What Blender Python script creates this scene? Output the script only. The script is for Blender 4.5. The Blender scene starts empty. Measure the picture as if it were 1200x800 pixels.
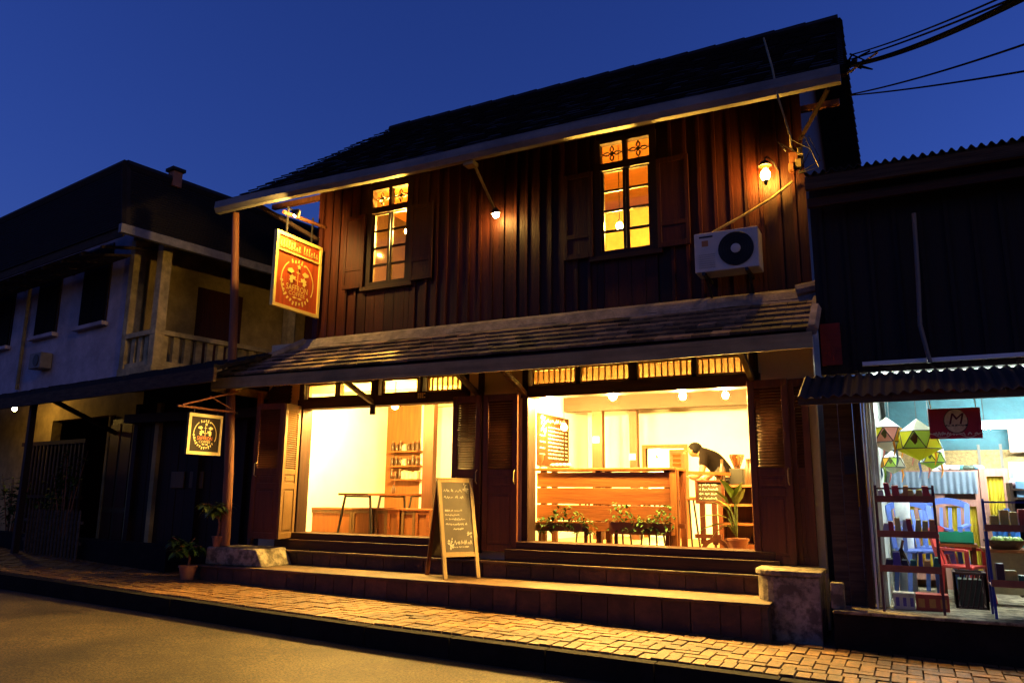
import bpy, bmesh, math, random
from mathutils import Vector, Matrix
random.seed(7)
R = math.radians
sc = bpy.context.scene
COL = sc.collection

# ------------------------------------------------------------------ camera
F, YAW, PITCH, ROLL, ZC = 900.0, R(26.9), R(11.22), R(.57), 1.38
CF = Vector((-math.sin(YAW)*math.cos(PITCH), math.cos(YAW)*math.cos(PITCH), math.sin(PITCH)))
_r = Vector((math.cos(YAW), math.sin(YAW), 0)); _u = _r.cross(CF)
CR = math.cos(ROLL)*_r + math.sin(ROLL)*_u
CU = -math.sin(ROLL)*_r + math.cos(ROLL)*_u
C0 = Vector((0, 0, ZC))
cd = bpy.data.cameras.new('camera'); cam = bpy.data.objects.new('camera', cd); COL.objects.link(cam)
cd.sensor_width = 36; cd.lens = F/1200*36; cd.clip_end = 500; cd.clip_start = .05
cam.matrix_world = Matrix(((CR.x, CU.x, -CF.x, C0.x), (CR.y, CU.y, -CF.y, C0.y), (CR.z, CU.z, -CF.z, C0.z), (0, 0, 0, 1)))
sc.camera = cam
# survey helpers: where a sight line of the photograph meets a wall plane of the place
def ray(u, v): return CF + CR*((u-600)/F) - CU*((v-400)/F)
def PY(u, v, y): d = ray(u, v); return C0 + d*(y/d.y)
def PZ(u, v, z): d = ray(u, v); return C0 + d*((z-ZC)/d.z)
def PX(u, v, x): d = ray(u, v); return C0 + d*(x/d.x)

# ------------------------------------------------------------------ sky, street light stand-in, exposure
w = bpy.data.worlds.new('World'); sc.world = w; w.use_nodes = True
nt = w.node_tree; bg = nt.nodes['Background']
sky = nt.nodes.new('ShaderNodeTexSky'); sky.sky_type = 'NISHITA'; sky.sun_disc = False
SUN_EL, SUN_AZ = R(0.0), R(60)
sky.sun_elevation = SUN_EL; sky.sun_rotation = SUN_AZ
sky.ozone_density = 3.0; sky.air_density = 1.0; sky.dust_density = .3   # sun just gone behind the houses
tint = nt.nodes.new('ShaderNodeMix'); tint.data_type = 'RGBA'; tint.blend_type = 'MULTIPLY'; tint.inputs[0].default_value = 1
tint.inputs[7].default_value = (1.5, 1.8, 4.3, 1)
nt.links.new(sky.outputs[0], tint.inputs[6]); nt.links.new(tint.outputs[2], bg.inputs[0])
bg.inputs[1].default_value = .15
sl = bpy.data.lights.new('street_light_fill', 'SUN'); sl.energy = .11; sl.angle = R(4); sl.color = (1, .62, .22)  # warm, low lamp standing in for unseen street lighting along the road
street_light_fill = bpy.data.objects.new('street_light_fill', sl); COL.objects.link(street_light_fill)
street_light_fill.rotation_euler = Vector((-.85, .42, -.25)).to_track_quat('-Z', 'Y').to_euler()
sc.view_settings.view_transform = 'Standard'; sc.view_settings.look = 'None'
sc.view_settings.exposure = 0; sc.view_settings.gamma = 1
sc.render.engine = 'CYCLES'
sc.cycles.use_denoising = True
try: sc.cycles.denoiser = 'OPENIMAGEDENOISE'
except Exception: pass
sc.cycles.sample_clamp_indirect = 4; sc.cycles.max_bounces = 6; sc.cycles.use_adaptive_sampling = True
sc.cycles.caustics_reflective = False; sc.cycles.caustics_refractive = False
WARM = (1.0, .59, .13)

# ------------------------------------------------------------------ materials
MATS = {}
def mat(name, col, rough=.7, grain=None, amt=.35, bump=.15, rnd=.0, metal=0, spec=.4, scale=6, emit=None, trans=0, col2=None, blot=0, hard=0):
    if name in MATS: return MATS[name]
    m = bpy.data.materials.new(name); m.use_nodes = True; MATS[name] = m
    n = m.node_tree.nodes; l = m.node_tree.links; b = n['Principled BSDF']
    b.inputs['Roughness'].default_value = rough; b.inputs['Metallic'].default_value = metal
    b.inputs['Specular IOR Level'].default_value = spec
    if trans: b.inputs['Transmission Weight'].default_value = trans
    if emit:
        b.inputs['Emission Color'].default_value = (*emit[0], 1); b.inputs['Emission Strength'].default_value = emit[1]
    geo = n.new('ShaderNodeNewGeometry'); mp = n.new('ShaderNodeMapping'); l.new(geo.outputs['Position'], mp.inputs[0])
    s = {None: (scale,)*3, 'x': (scale*.25, scale*4, scale*4), 'y': (scale*4, scale*.25, scale*4), 'z': (scale*4, scale*4, scale*.25)}[grain]
    mp.inputs['Scale'].default_value = s
    oi = n.new('ShaderNodeObjectInfo')
    off = n.new('ShaderNodeVectorMath'); off.operation = 'SCALE'; off.inputs[0].default_value = (17, 29, 11); l.new(oi.outputs['Random'], off.inputs['Scale'])
    add = n.new('ShaderNodeVectorMath'); l.new(mp.outputs[0], add.inputs[0]); l.new(off.outputs[0], add.inputs[1])
    nz = n.new('ShaderNodeTexNoise'); nz.inputs['Scale'].default_value = 1; nz.inputs['Detail'].default_value = 6; nz.inputs['Roughness'].default_value = .65
    l.new(add.outputs[0] if rnd else mp.outputs[0], nz.inputs['Vector'])
    rp = n.new('ShaderNodeValToRGB'); rp.color_ramp.elements[0].position = .43 if hard else .3; rp.color_ramp.elements[1].position = .57 if hard else .72
    c2 = col2 or tuple(c*(1-amt) for c in col)
    rp.color_ramp.elements[0].color = (*c2, 1); rp.color_ramp.elements[1].color = (*[min(1, c*(1+amt*.35)) for c in col], 1)
    l.new(nz.outputs[0], rp.inputs[0]); out = rp.outputs[0]
    if rnd:
        mr = n.new('ShaderNodeMapRange'); mr.inputs[3].default_value = 1-rnd; mr.inputs[4].default_value = 1+rnd*.6; l.new(oi.outputs['Random'], mr.inputs[0])
        mx = n.new('ShaderNodeVectorMath'); mx.operation = 'SCALE'; l.new(out, mx.inputs[0]); l.new(mr.outputs[0], mx.inputs['Scale']); out = mx.outputs[0]
    if blot:                                     # large worn or dirty patches
        n3 = n.new('ShaderNodeTexNoise'); n3.inputs['Scale'].default_value = 1.1; n3.inputs['Detail'].default_value = 8; n3.inputs['Roughness'].default_value = .7; l.new(geo.outputs['Position'], n3.inputs['Vector'])
        m3 = n.new('ShaderNodeMapRange'); m3.inputs[1].default_value = .35; m3.inputs[2].default_value = .65; m3.inputs[3].default_value = 1-blot; m3.inputs[4].default_value = 1+blot*.35; l.new(n3.outputs[0], m3.inputs[0])
        x3 = n.new('ShaderNodeVectorMath'); x3.operation = 'SCALE'; l.new(out, x3.inputs[0]); l.new(m3.outputs[0], x3.inputs['Scale']); out = x3.outputs[0]
    l.new(out, b.inputs['Base Color'])
    if bump:
        n2 = n.new('ShaderNodeTexNoise'); n2.inputs['Scale'].default_value = 4; n2.inputs['Detail'].default_value = 5; l.new(mp.outputs[0], n2.inputs['Vector'])
        bp = n.new('ShaderNodeBump'); bp.inputs['Strength'].default_value = bump; bp.inputs['Distance'].default_value = .02
        l.new(n2.outputs[0], bp.inputs['Height']); l.new(bp.outputs[0], b.inputs['Normal'])
        r2 = n.new('ShaderNodeMapRange'); r2.inputs[3].default_value = max(.05, rough-.15); r2.inputs[4].default_value = min(1, rough+.15)
        l.new(nz.outputs[0], r2.inputs[0]); l.new(r2.outputs[0], b.inputs['Roughness'])
    return m
def glow(name, col, s):
    if name in MATS: return MATS[name]
    m = bpy.data.materials.new(name); m.use_nodes = True; MATS[name] = m
    n = m.node_tree.nodes; n.remove(n['Principled BSDF']); e = n.new('ShaderNodeEmission')
    e.inputs[0].default_value = (*col, 1); e.inputs[1].default_value = s
    m.node_tree.links.new(e.outputs[0], n['Material Output'].inputs[0]); return m
def glass(name, tintc=(1, 1, 1), a=.93):
    if name in MATS: return MATS[name]
    m = bpy.data.materials.new(name); m.use_nodes = True; MATS[name] = m
    n = m.node_tree.nodes; l = m.node_tree.links; n.remove(n['Principled BSDF'])
    t = n.new('ShaderNodeBsdfTransparent'); t.inputs[0].default_value = (*tintc, 1)
    g = n.new('ShaderNodeBsdfGlossy'); g.inputs['Roughness'].default_value = .08
    mx = n.new('ShaderNodeMixShader'); mx.inputs[0].default_value = 1-a
    l.new(t.outputs[0], mx.inputs[1]); l.new(g.outputs[0], mx.inputs[2]); l.new(mx.outputs[0], n['Material Output'].inputs[0]); return m
def clothmat(name, col, t=.4, amt=.2):
    if name in MATS: return MATS[name]
    m = bpy.data.materials.new(name); m.use_nodes = True; MATS[name] = m
    n = m.node_tree.nodes; l = m.node_tree.links; n.remove(n['Principled BSDF'])
    d = n.new('ShaderNodeBsdfDiffuse'); d.inputs[0].default_value = (*col, 1)
    tr = n.new('ShaderNodeBsdfTranslucent'); tr.inputs[0].default_value = (*col, 1)
    nz = n.new('ShaderNodeTexNoise'); nz.inputs['Scale'].default_value = 25
    rp = n.new('ShaderNodeValToRGB'); rp.color_ramp.elements[0].color = (*[c*(1-amt) for c in col], 1); rp.color_ramp.elements[1].color = (*col, 1)
    l.new(nz.outputs[0], rp.inputs[0]); l.new(rp.outputs[0], d.inputs[0])
    mx = n.new('ShaderNodeMixShader'); mx.inputs[0].default_value = t
    l.new(d.outputs[0], mx.inputs[1]); l.new(tr.outputs[0], mx.inputs[2]); l.new(mx.outputs[0], n['Material Output'].inputs[0]); return m

W_CLAD = mat('dark_red_cladding', (.058, .011, .004), .55, 'z', .55, .3, rnd=.5, scale=7, spec=.25)
W_DARK = mat('dark_wood', (.028, .011, .006), .6, 'z', .5, .25, rnd=.2, spec=.25)
W_DARKX = mat('dark_wood_beam', (.05, .02, .01), .6, 'x', .5, .25, rnd=.2, spec=.25)
W_DOOR = mat('door_wood', (.12, .034, .012), .5, 'z', .4, .2, rnd=.12, spec=.3)
W_DOORL = mat('door_wood_pale_and_lit', (.13, .07, .025), .5, 'z', .4, .2, rnd=.12)  # lighter door wood: cafe light on one leaf painted in; elsewhere pale wood
W_PINE = mat('pine_x', (.25, .078, .015), .5, 'x', .45, .2, rnd=.2)
W_PINEZ = mat('pine_z', (.28, .10, .024), .5, 'z', .4, .2, rnd=.15)
W_FRAME = mat('pale_frame', (.34, .22, .075), .5, 'z', .3, .15)
W_POLE = mat('round_pole_wood', (.24, .085, .035), .6, 'z', .5, .4)
W_OLD = mat('old_grey_timber', (.10, .065, .04), .9, 'x', .6, .5, rnd=.3, spec=.2)
CREAM = mat('cream_plaster', (.78, .66, .40), .8, None, .14, .1, scale=2)
WHITEW = mat('white_plaster', (.88, .86, .82), .8, None, .08, .08, scale=2)
OCHRE = mat('ochre_room', (.80, .62, .22), .8, None, .2, .1)
FASCIA = mat('painted_fascia', (.36, .28, .13), .7, 'x', .35, .2, scale=3, blot=.4, spec=.2)
GUTTER = mat('painted_gutter', (.26, .24, .21), .6, 'x', .4, .2, scale=2, blot=.4)
TILE = mat('canopy_tile', (.24, .16, .10), .6, None, .65, .4, rnd=.9, scale=14, spec=.5)
ROOFT = mat('old_roof_tile', (.020, .014, .012), .9, None, .5, .4, rnd=.4, scale=10)
CEMENT = mat('cement', (.30, .25, .17), .9, None, .55, .4, scale=9, blot=.6, spec=.2, hard=1)
FLASH = mat('mortar_flashing', (.36, .30, .24), .9, None, .5, .6, scale=7, blot=.4)
STEPTOP = mat('step_tread', (.15, .085, .038), .6, 'x', .5, .35, scale=5, blot=.75, hard=1)
STEPRISE = mat('step_riser_tile', (.11, .045, .025), .65, None, .55, .3, rnd=.45, scale=8, blot=.5)
BRICK = mat('paving_brick', (.20, .096, .026), .6, None, .55, .5, rnd=.5, scale=26, blot=.6, hard=1)
SAND = mat('joint_sand', (.09, .065, .045), .95, None, .4, .4, scale=20)
KERB = mat('blackened_kerb', (.014, .012, .010), .95, None, .5, .5, scale=5, spec=.1)
ASPH = mat('asphalt', (.13, .088, .034), .55, None, .85, 1.0, scale=48, spec=.35, blot=.6, hard=1)
FLOORW = mat('cafe_floor', (.55, .36, .17), .4, 'x', .3, .1, scale=3)
IRON = mat('black_iron', (.02, .018, .016), .45, None, .3, .1)
BLACKP = mat('black_plastic', (.008, .007, .007), .5, None, .3, 0)
CHALKB = mat('chalkboard', (.075, .052, .026), .6, None, .5, .05, scale=5)
CHALK = mat('chalk', (.85, .82, .7), .9, None, .2, 0)
LEAF = mat('leaf_green', (.035, .085, .012), .65, None, .5, .1, rnd=.3, scale=9, spec=.2)
LEAFY = mat('leaf_yellow_green', (.16, .24, .04), .45, None, .5, .1, rnd=.3, scale=9)
TERRA = mat('terracotta', (.34, .13, .06), .8, None, .4, .2, rnd=.2)
VIOLET = mat('weathered_lilac_wall', (.60, .50, .52), .9, None, .25, .3, scale=2.5, blot=.3)
OCHW = mat('weathered_ochre_wall', (.50, .36, .14), .9, None, .35, .3, scale=3, blot=.4)
BALU = mat('stained_balustrade', (.62, .48, .22), .9, None, .5, .4, scale=5, blot=.5)
ACW = mat('ac_enamel', (.62, .58, .50), .45, None, .15, .05, scale=4)
PVC = mat('pipe_grey', (.16, .14, .12), .5, None, .2, .05)
BULB = glow('lit_bulb', (1.0, .80, .42), 60)
TUBEM = glow('lit_tube', (.86, 1.0, .95), 480)
CABLE = mat('cable_rubber', (.006, .006, .007), .95, None, .1, 0, spec=0)
GLASS = glass('window_glass', (.98, .92, .70), .97)
BROWNGL = glass('jar_glass', (.35, .2, .1), .8)
SIGNRED = mat('sign_red_board', (.60, .10, .02), .5, 'z', .4, .1)
SIGNYEL = mat('sign_yellow_paint', (.95, .72, .18), .5, None, .1, 0)
SIGNBRN = mat('sign_brown_board', (.018, .008, .005), .6, None, .3, .05, spec=.2)
SIGNORG = mat('sign_orange_paint', (.75, .20, .04), .5, None, .1, 0)

# ------------------------------------------------------------------ mesh helpers
OFF = {}
class MB:
    def __init__(s): s.v = []; s.f = []
    def add(s, vs, fs):
        o = len(s.v); s.v += [Vector(p) for p in vs]; s.f += [tuple(i+o for i in f) for f in fs]; return s
    def box(s, x0, x1, y0, y1, z0, z1):
        return s.add([(x0, y0, z0), (x1, y0, z0), (x1, y1, z0), (x0, y1, z0), (x0, y0, z1), (x1, y0, z1), (x1, y1, z1), (x0, y1, z1)],
                     [(3, 2, 1, 0), (4, 5, 6, 7), (0, 1, 5, 4), (1, 2, 6, 5), (2, 3, 7, 6), (3, 0, 4, 7)])
    def fbox(s, o, ex, ey, ez, x0, x1, y0, y1, z0, z1):
        o = Vector(o); t = MB().box(x0, x1, y0, y1, z0, z1)
        return s.add([o+ex*p.x+ey*p.y+ez*p.z for p in t.v], t.f)
    def bar(s, a, b, wx, wy=None, up=(0, 0, 1)):
        a, b = Vector(a), Vector(b); wy = wy or wx; d = (b-a); L = d.length; d.normalize(); u = Vector(up)
        if abs(d.dot(u)) > .97: u = Vector((0, 1, 0))
        x = d.cross(u).normalized(); y = x.cross(d)
        return s.fbox(a, x, d, y, -wx/2, wx/2, 0, L, -wy/2, wy/2)
    def tube(s, pts, r, n=8, cap=True):
        pts = [Vector(p) for p in pts]; rs = r if isinstance(r, (list, tuple)) else [r]*len(pts); o = len(s.v); N = len(pts)
        ref = None
        for i, p in enumerate(pts):
            t = (pts[min(i+1, N-1)]-pts[max(i-1, 0)]).normalized()
            if ref is None: ref = Vector((0, 0, 1)) if abs(t.z) < .9 else Vector((1, 0, 0))
            x = t.cross(ref).normalized(); y = x.cross(t); ref = y
            for k in range(n):
                a = 2*math.pi*k/n; s.v.append(p+(x*math.cos(a)+y*math.sin(a))*rs[i])
        for i in range(N-1):
            for k in range(n): s.f.append((o+i*n+k, o+i*n+(k+1) % n, o+(i+1)*n+(k+1) % n, o+(i+1)*n+k))
        if cap: s.f.append(tuple(o+k for k in range(n))[::-1]); s.f.append(tuple(o+(N-1)*n+k for k in range(n)))
        return s
    def lathe(s, c, prof, n=16, ax=None):
        c = Vector(c); o = len(s.v)
        ez = Vector(ax).normalized() if ax else Vector((0, 0, 1)); ex = ez.orthogonal().normalized() if ax else Vector((1, 0, 0)); ey = ez.cross(ex)
        for r, z in prof:
            for k in range(n):
                a = 2*math.pi*k/n; s.v.append(c+ex*(r*math.cos(a))+ey*(r*math.sin(a))+ez*z)
        for i in range(len(prof)-1):
            for k in range(n): s.f.append((o+i*n+k, o+i*n+(k+1) % n, o+(i+1)*n+(k+1) % n, o+(i+1)*n+k))
        s.f.append(tuple(o+k for k in range(n))[::-1]); s.f.append(tuple(o+(len(prof)-1)*n+k for k in range(n)))
        return s
    def slab(s, poly, ext):
        poly = [Vector(p) for p in poly]; e = Vector(ext); n = len(poly)
        return s.add(poly+[p+e for p in poly], [tuple(range(n))[::-1], tuple(range(n, 2*n))]+[(i, (i+1) % n, n+(i+1) % n, n+i) for i in range(n)])
    def ball(s, c, r, n=10, sq=(1, 1, 1)):
        prof = [(max(.001, math.sin(math.pi*i/n)), -math.cos(math.pi*i/n)) for i in range(n+1)]
        t = MB().lathe((0, 0, 0), prof, n+2); c = Vector(c)
        return s.add([c+Vector((p.x*sq[0], p.y*sq[1], p.z*sq[2]))*r for p in t.v], t.f)
    def build(s, name, m, parent=None, smooth=False, bevel=0, loc=None):
        off = OFF.get(parent, Vector((0, 0, 0))) if parent else Vector(loc or (0, 0, 0))
        me = bpy.data.meshes.new(name); me.from_pydata([p-off for p in s.v], [], s.f); me.update()
        bm = bmesh.new(); bm.from_mesh(me); bmesh.ops.recalc_face_normals(bm, faces=bm.faces); bm.to_mesh(me); bm.free()
        o = bpy.data.objects.new(name, me); COL.objects.link(o); me.materials.append(m)
        if parent: o.parent = parent
        else: o.location = off
        OFF[o] = off
        if smooth:
            for p in me.polygons: p.use_smooth = True
            me.set_sharp_from_angle(angle=R(38))
        if bevel:
            b = o.modifiers.new('bevel', 'BEVEL'); b.width = bevel; b.segments = 2; b.limit_method = 'ANGLE'
        return o
def tag(o, label=None, cat=None, group=None, kind=None):
    if label: o['label'] = label
    if cat: o['category'] = cat
    if group: o['group'] = group
    if kind: o['kind'] = kind
    return o
def thing(name, loc, label, cat, group=None):
    o = bpy.data.objects.new(name, None); COL.objects.link(o); o.location = loc; o.empty_display_size = .1
    OFF[o] = Vector(loc); return tag(o, label, cat, group)
UNIT = {}
def piece(name, m, parent, c, size, rot=None):
    """one small block sharing its mesh with all blocks of the same material"""
    if m.name not in UNIT:
        t = MB().box(-.5, .5, -.5, .5, -.5, .5); me = bpy.data.meshes.new('block_'+m.name)
        me.from_pydata(t.v, [], t.f); me.materials.append(m); UNIT[m.name] = me
    o = bpy.data.objects.new(name, UNIT[m.name]); COL.objects.link(o); o.parent = parent
    o.location = Vector(c)-OFF.get(parent, Vector((0, 0, 0))); o.scale = size
    if rot is not None: o.rotation_euler = rot
    OFF[o] = OFF.get(parent, Vector((0, 0, 0))); return o
def frame_of(ex, ey=None):
    ex = Vector(ex).normalized(); ez = Vector((0, 0, 1)); return ex, ez.cross(ex), ez
UZ0 = Vector((0, 0, 1))
def text_geo(t, size):
    cu = bpy.data.curves.new('t', 'FONT'); cu.body = t; cu.size = size; cu.align_x = 'CENTER'; cu.align_y = 'CENTER'; cu.resolution_u = 2
    o = bpy.data.objects.new('t', cu); me = o.to_mesh()
    v = [p.co.copy() for p in me.vertices]; f = [tuple(p.vertices) for p in me.polygons]
    o.to_mesh_clear(); bpy.data.objects.remove(o); bpy.data.curves.remove(cu); return v, f
def scribble(mb, o, ex, ez, n, x, z, wd, h, thick, seed):
    """a line of hand-written chalk strokes lying on a board"""
    rr = random.Random(seed); c = x
    while c < x+wd:
        ww = rr.uniform(.5, 1.0)*h
        k = rr.randint(3, 5); pts = [(c+ww*i/(k-1), z+(h*rr.uniform(.5, 1) if i % 2 else h*rr.uniform(0, .35))) for i in range(k)]
        for a, b in zip(pts, pts[1:]):
            pa = o+ex*a[0]+ez*a[1]; pb = o+ex*b[0]+ez*b[1]; d = (pb-pa).normalized(); q = d.cross(n)*thick/2
            mb.add([pa-q, pb-q, pb+q, pa+q], [(0, 1, 2, 3)])
        c += ww + h*rr.choice((.15, .2, .6))
def lamp(name, p, watts, parent, r=.035, col=WARM):
    l = bpy.data.lights.new(name, 'POINT'); l.energy = watts; l.shadow_soft_size = r; l.color = col
    o = bpy.data.objects.new(name, l); COL.objects.link(o); o.parent = parent; o.location = Vector(p)-OFF.get(parent, Vector((0, 0, 0))); return o
D = 9.15
FL = .70
X0, X1 = -9.0, -.83          # ground floor ends
XU = -8.09                   # upper floor's left end
def g(x): return -.018*(x+2)

# ================================================================== SETTING
def yk(x): return 6.64 + max(0, -5.3-x)*.05
XS = [-40, -30, -22, -18, -15, -12, -9.5, -7.4, -5.3, -3, -1, 1, 3, 6, 10, 30]
def gc(x): return g(max(-22, min(10, x)))
gd = MB().add([(-200, -200, -.75), (200, -200, -.75), (200, 200, -.75), (-200, 200, -.75)], [(0, 1, 2, 3)]).build('ground', SAND); tag(gd, kind='structure')
m = MB()
for a, b in zip(XS, XS[1:]):
    m.add([(a, -14, gc(a)-.2), (b, -14, gc(b)-.2), (b, yk(b)+.05, gc(b)-.2), (a, yk(a)+.05, gc(a)-.2)], [(0, 1, 2, 3)])
tag(m.build('road', ASPH), kind='structure')
# gentle crown and wear on the road
m = MB()
for a, b in zip(XS, XS[1:]):
    m.slab([(a, yk(a)+.1, gc(a)-.35), (b, yk(b)+.1, gc(b)-.35), (b, 13, gc(b)-.35), (a, 13, gc(a)-.35)], (0, 0, .335))
pav = tag(m.build('pavement', SAND), kind='structure')
m = MB()
kerb = None
x = -40.0; ks = []
while x < 14:
    x2 = x+(1.0 if x > -16 else 6.0); ks.append((x, x2)); x = x2
kerb = MB().add([(-40, yk(-40), gc(-40)-.3), (14, yk(14), gc(14)-.3), (14, yk(14)+.1, gc(14)-.3)], [(0, 1, 2)]).build('kerb', KERB); tag(kerb, kind='structure')
for a, b in ks:
    b2 = b-.012; j = random.uniform(-.006, .006)
    t = MB(); t.slab([(a, yk(a)+j, gc(a)-.32), (b2, yk(b2)+j, gc(b2)-.32), (b2, yk(b2)+.13+j, gc(b2)-.32), (a, yk(a)+.13+j, gc(a)-.32)], (0, 0, .318+j*.3))
    t.build('kerb_stone', KERB, kerb)
# paving bricks, laid in herringbone, nearest ones are single blocks
BW = .117; cells = []
for i in range(-140, 60):
    for j in range(-40, 40):
        bx, by = i+2*j, -i+2*j
        for hor in (0, 1):
            cx, cy = (bx+1, by+.5) if hor else (bx+2.5, by+1)
            X, Y = cx*BW, cy*BW+7.5
            lx, ly = (2*BW, BW) if hor else (BW, 2*BW)
            lo, hi = max(Y-ly/2, yk(X)+.135+1.98*BW), min(Y+ly/2, 8.20 if X > -9.25 else 9.5)
            if X < -17 or X > 5.5 or hi-lo < .03: continue
            cells.append((X, (lo+hi)/2, lx, hi-lo))
x = -17.0
while x < 5.5: cells.append((x, yk(x)+.135+BW*.97, BW, 2*BW-.02)); x += BW
def vis(c):
    d = Vector((c[0], c[1], g(c[0])))-C0; z = d.dot(CF)
    if z < .3: return 1e9
    u = 600+F*d.dot(CR)/z; v = 400-F*d.dot(CU)/z
    return z if (-20 < u < 1220 and v < 815) else 1e6+z
cells.sort(key=vis)
ang = math.atan(.018)
rest = MB()
for k, (X, Y, lx, ly) in enumerate(cells):
    dz = random.uniform(-.007, .005); cz = gc(X)-.012+dz
    if k < 300: piece('brick', BRICK, pav, (X, Y, cz), (lx-.014, ly-.014, .05), (random.uniform(-.012, .012), ang+random.uniform(-.012, .012), random.uniform(-.012, .012)))
    else: rest.box(X-lx/2+.007, X+lx/2-.007, Y-ly/2+.007, Y+ly/2-.007, cz-.025, cz+.025)
tag(rest.build('bricks', BRICK, pav), kind='stuff')

# ================================================================== MAIN HOUSE
house = thing('wooden_shophouse', (-4.9, D, .0), 'two storey dark red timber shophouse with a lit cafe under a tiled canopy', 'building')
# --- lower wall, openings
LO, LI, RO, RI = -8.22, -5.40, -4.36, -1.53
ZT0, ZT1, ZS = 2.78, 3.02, .79
m = MB()
for a, b in ((X0, LO-.05), (LI+.05, RO-.05), (RI+.05, X1)): m.box(a, b, D, D+.16, .0, 3.7)
for a, b in ((LO-.05, LI+.05), (RO-.05, RI+.05)): m.box(a, b, D, D+.16, ZT1+.02, 3.7); m.box(a, b, D+.02, D+.16, 0, .60)
m.build('lower_wall', CREAM, house)
m = MB().box(X1-.12, X1, D+.16, 16, 0, 6.5); m.build('side_wall', W_DARK, house)
m = MB().slab([(X1-.10, 8.9, 6.4), (X1-.10, 15.6, 6.4), (X1-.10, 12.2, 8.75)], (.08, 0, 0)).build('gable_wall', W_DARK, house)
MB().box(XU, XU+.12, D+.16, 16, 3.6, 6.5).build('side_wall', W_DARK, house)
MB().slab([(XU+.02, 8.9, 6.4), (XU+.02, 15.6, 6.4), (XU+.02, 12.2, 8.75)], (.08, 0, 0)).build('gable_wall', W_DARK, house)
MB().box(X0, X0+.12, D+.16, 13, 0, 3.6).build('side_wall', W_DARK, house)
MB().box(X0+.12, X1-.12, 15.8, 16, 0, 6.5).build('back_wall', W_DARK, house)
# --- timber frame round the openings
def frame_part(name, x0, x1, y0, y1, z0, z1, mt=W_DARKX): return MB().box(x0, x1, y0, y1, z0, z1).build(name, mt, house, bevel=.006)
for a, b in ((LO, LI), (RO, RI)):
    frame_part('header_beam', a-.12, b+.12, D-.05, D+.17, 2.63, ZT0)
    frame_part('top_beam', a-.12, b+.12, D-.05, D+.17, ZT1, ZT1+.1)
    frame_part('door_jamb', a-.10, a, D-.045, D+.18, .62, 2.63, W_DARK); frame_part('door_jamb', b, b+.10, D-.045, D+.18, .62, 2.63, W_DARK)
    frame_part('door_sill', a-.2, b+.2, D-.16, D+.2, .70, ZS)
    frame_part('door_sill', a-.25, b+.25, D-.22, D+.015, .552, .697)
    frame_part('transom_post', a-.1, a, D-.045, D+.12, ZT0, ZT1, W_DARK); frame_part('transom_post', b, b+.1, D-.045, D+.12, ZT0, ZT1, W_DARK)
def upane(a, b, z): return PY(a, z, D).x, PY(b, z, D).x
# transom lights
def transom(xa, xb, bars):
    t = MB(); z0, z1 = ZT0+.005, ZT1-.005; y0, y1 = D+.0, D+.06
    for q in ((xa, xb, z0, z0+.03), (xa, xb, z1-.025, z1), (xa, xa+.025, z0+.03, z1-.025), (xb-.025, xb, z0+.03, z1-.025)): t.box(q[0], q[1], y0, y1, q[2], q[3])
    wn = t.build('transom_window', CREAM if bars else W_DARKX, house)
    MB().box(xa+.02, xb-.02, D+.028, D+.034, z0+.02, z1-.02).build('pane', GLASS, wn)
    if bars:
        n = max(5, int((xb-xa)/.075))
        for k in range(1, n):
            xx = xa+(xb-xa)*k/n
            piece('glazing_bar', CREAM, wn, (xx, D+.02, (z0+z1)/2), (.016, .03, z1-z0-.05))
for u0, u1 in ((361, 395), (397, 437), (447, 490), (500, 543)):
    a, b = PY(u0, 460, D).x, PY(u1, 458, D).x; transom(max(a, LO+.01), min(b, LI-.01), u0 == 500)
for u0, u1 in ((624, 675), (680, 738), (746, 812), (816, 876)):
    a, b = PY(u0, 440, D).x, PY(u1, 430, D).x; transom(max(a, RO+.01), min(b, RI-.01), True)
for u in (396, 442, 495, 677.5, 742, 814):
    xx = PY(u, 445, D).x; wd = .1 if u in (442, 742) else .05
    frame_part('transom_post', xx-wd/2, xx+wd/2, D-.03, D+.13, ZT0, ZT1, W_DARK)
# cream and lattice panels beside the transoms are the wall itself; lattice at the far left end
lat = MB()
for k in range(-4, 14):
    a = Vector((X0+.05+k*.055, D-.03, 2.72)); b = a+Vector((.30, 0, .30))
    if a.x < X0+.02: t = (X0+.02-a.x)/(b.x-a.x); a = a.lerp(b, t) if t < 1 else b
    if b.x > X0+.5: t = (X0+.5-a.x)/(b.x-a.x); b = a.lerp(b, max(0, t))
    if (b-a).length > .03: lat.bar(a, b, .022, .02, (0, 1, 0))
lat.build('lattice_panel', W_DARKX, house)
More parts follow.
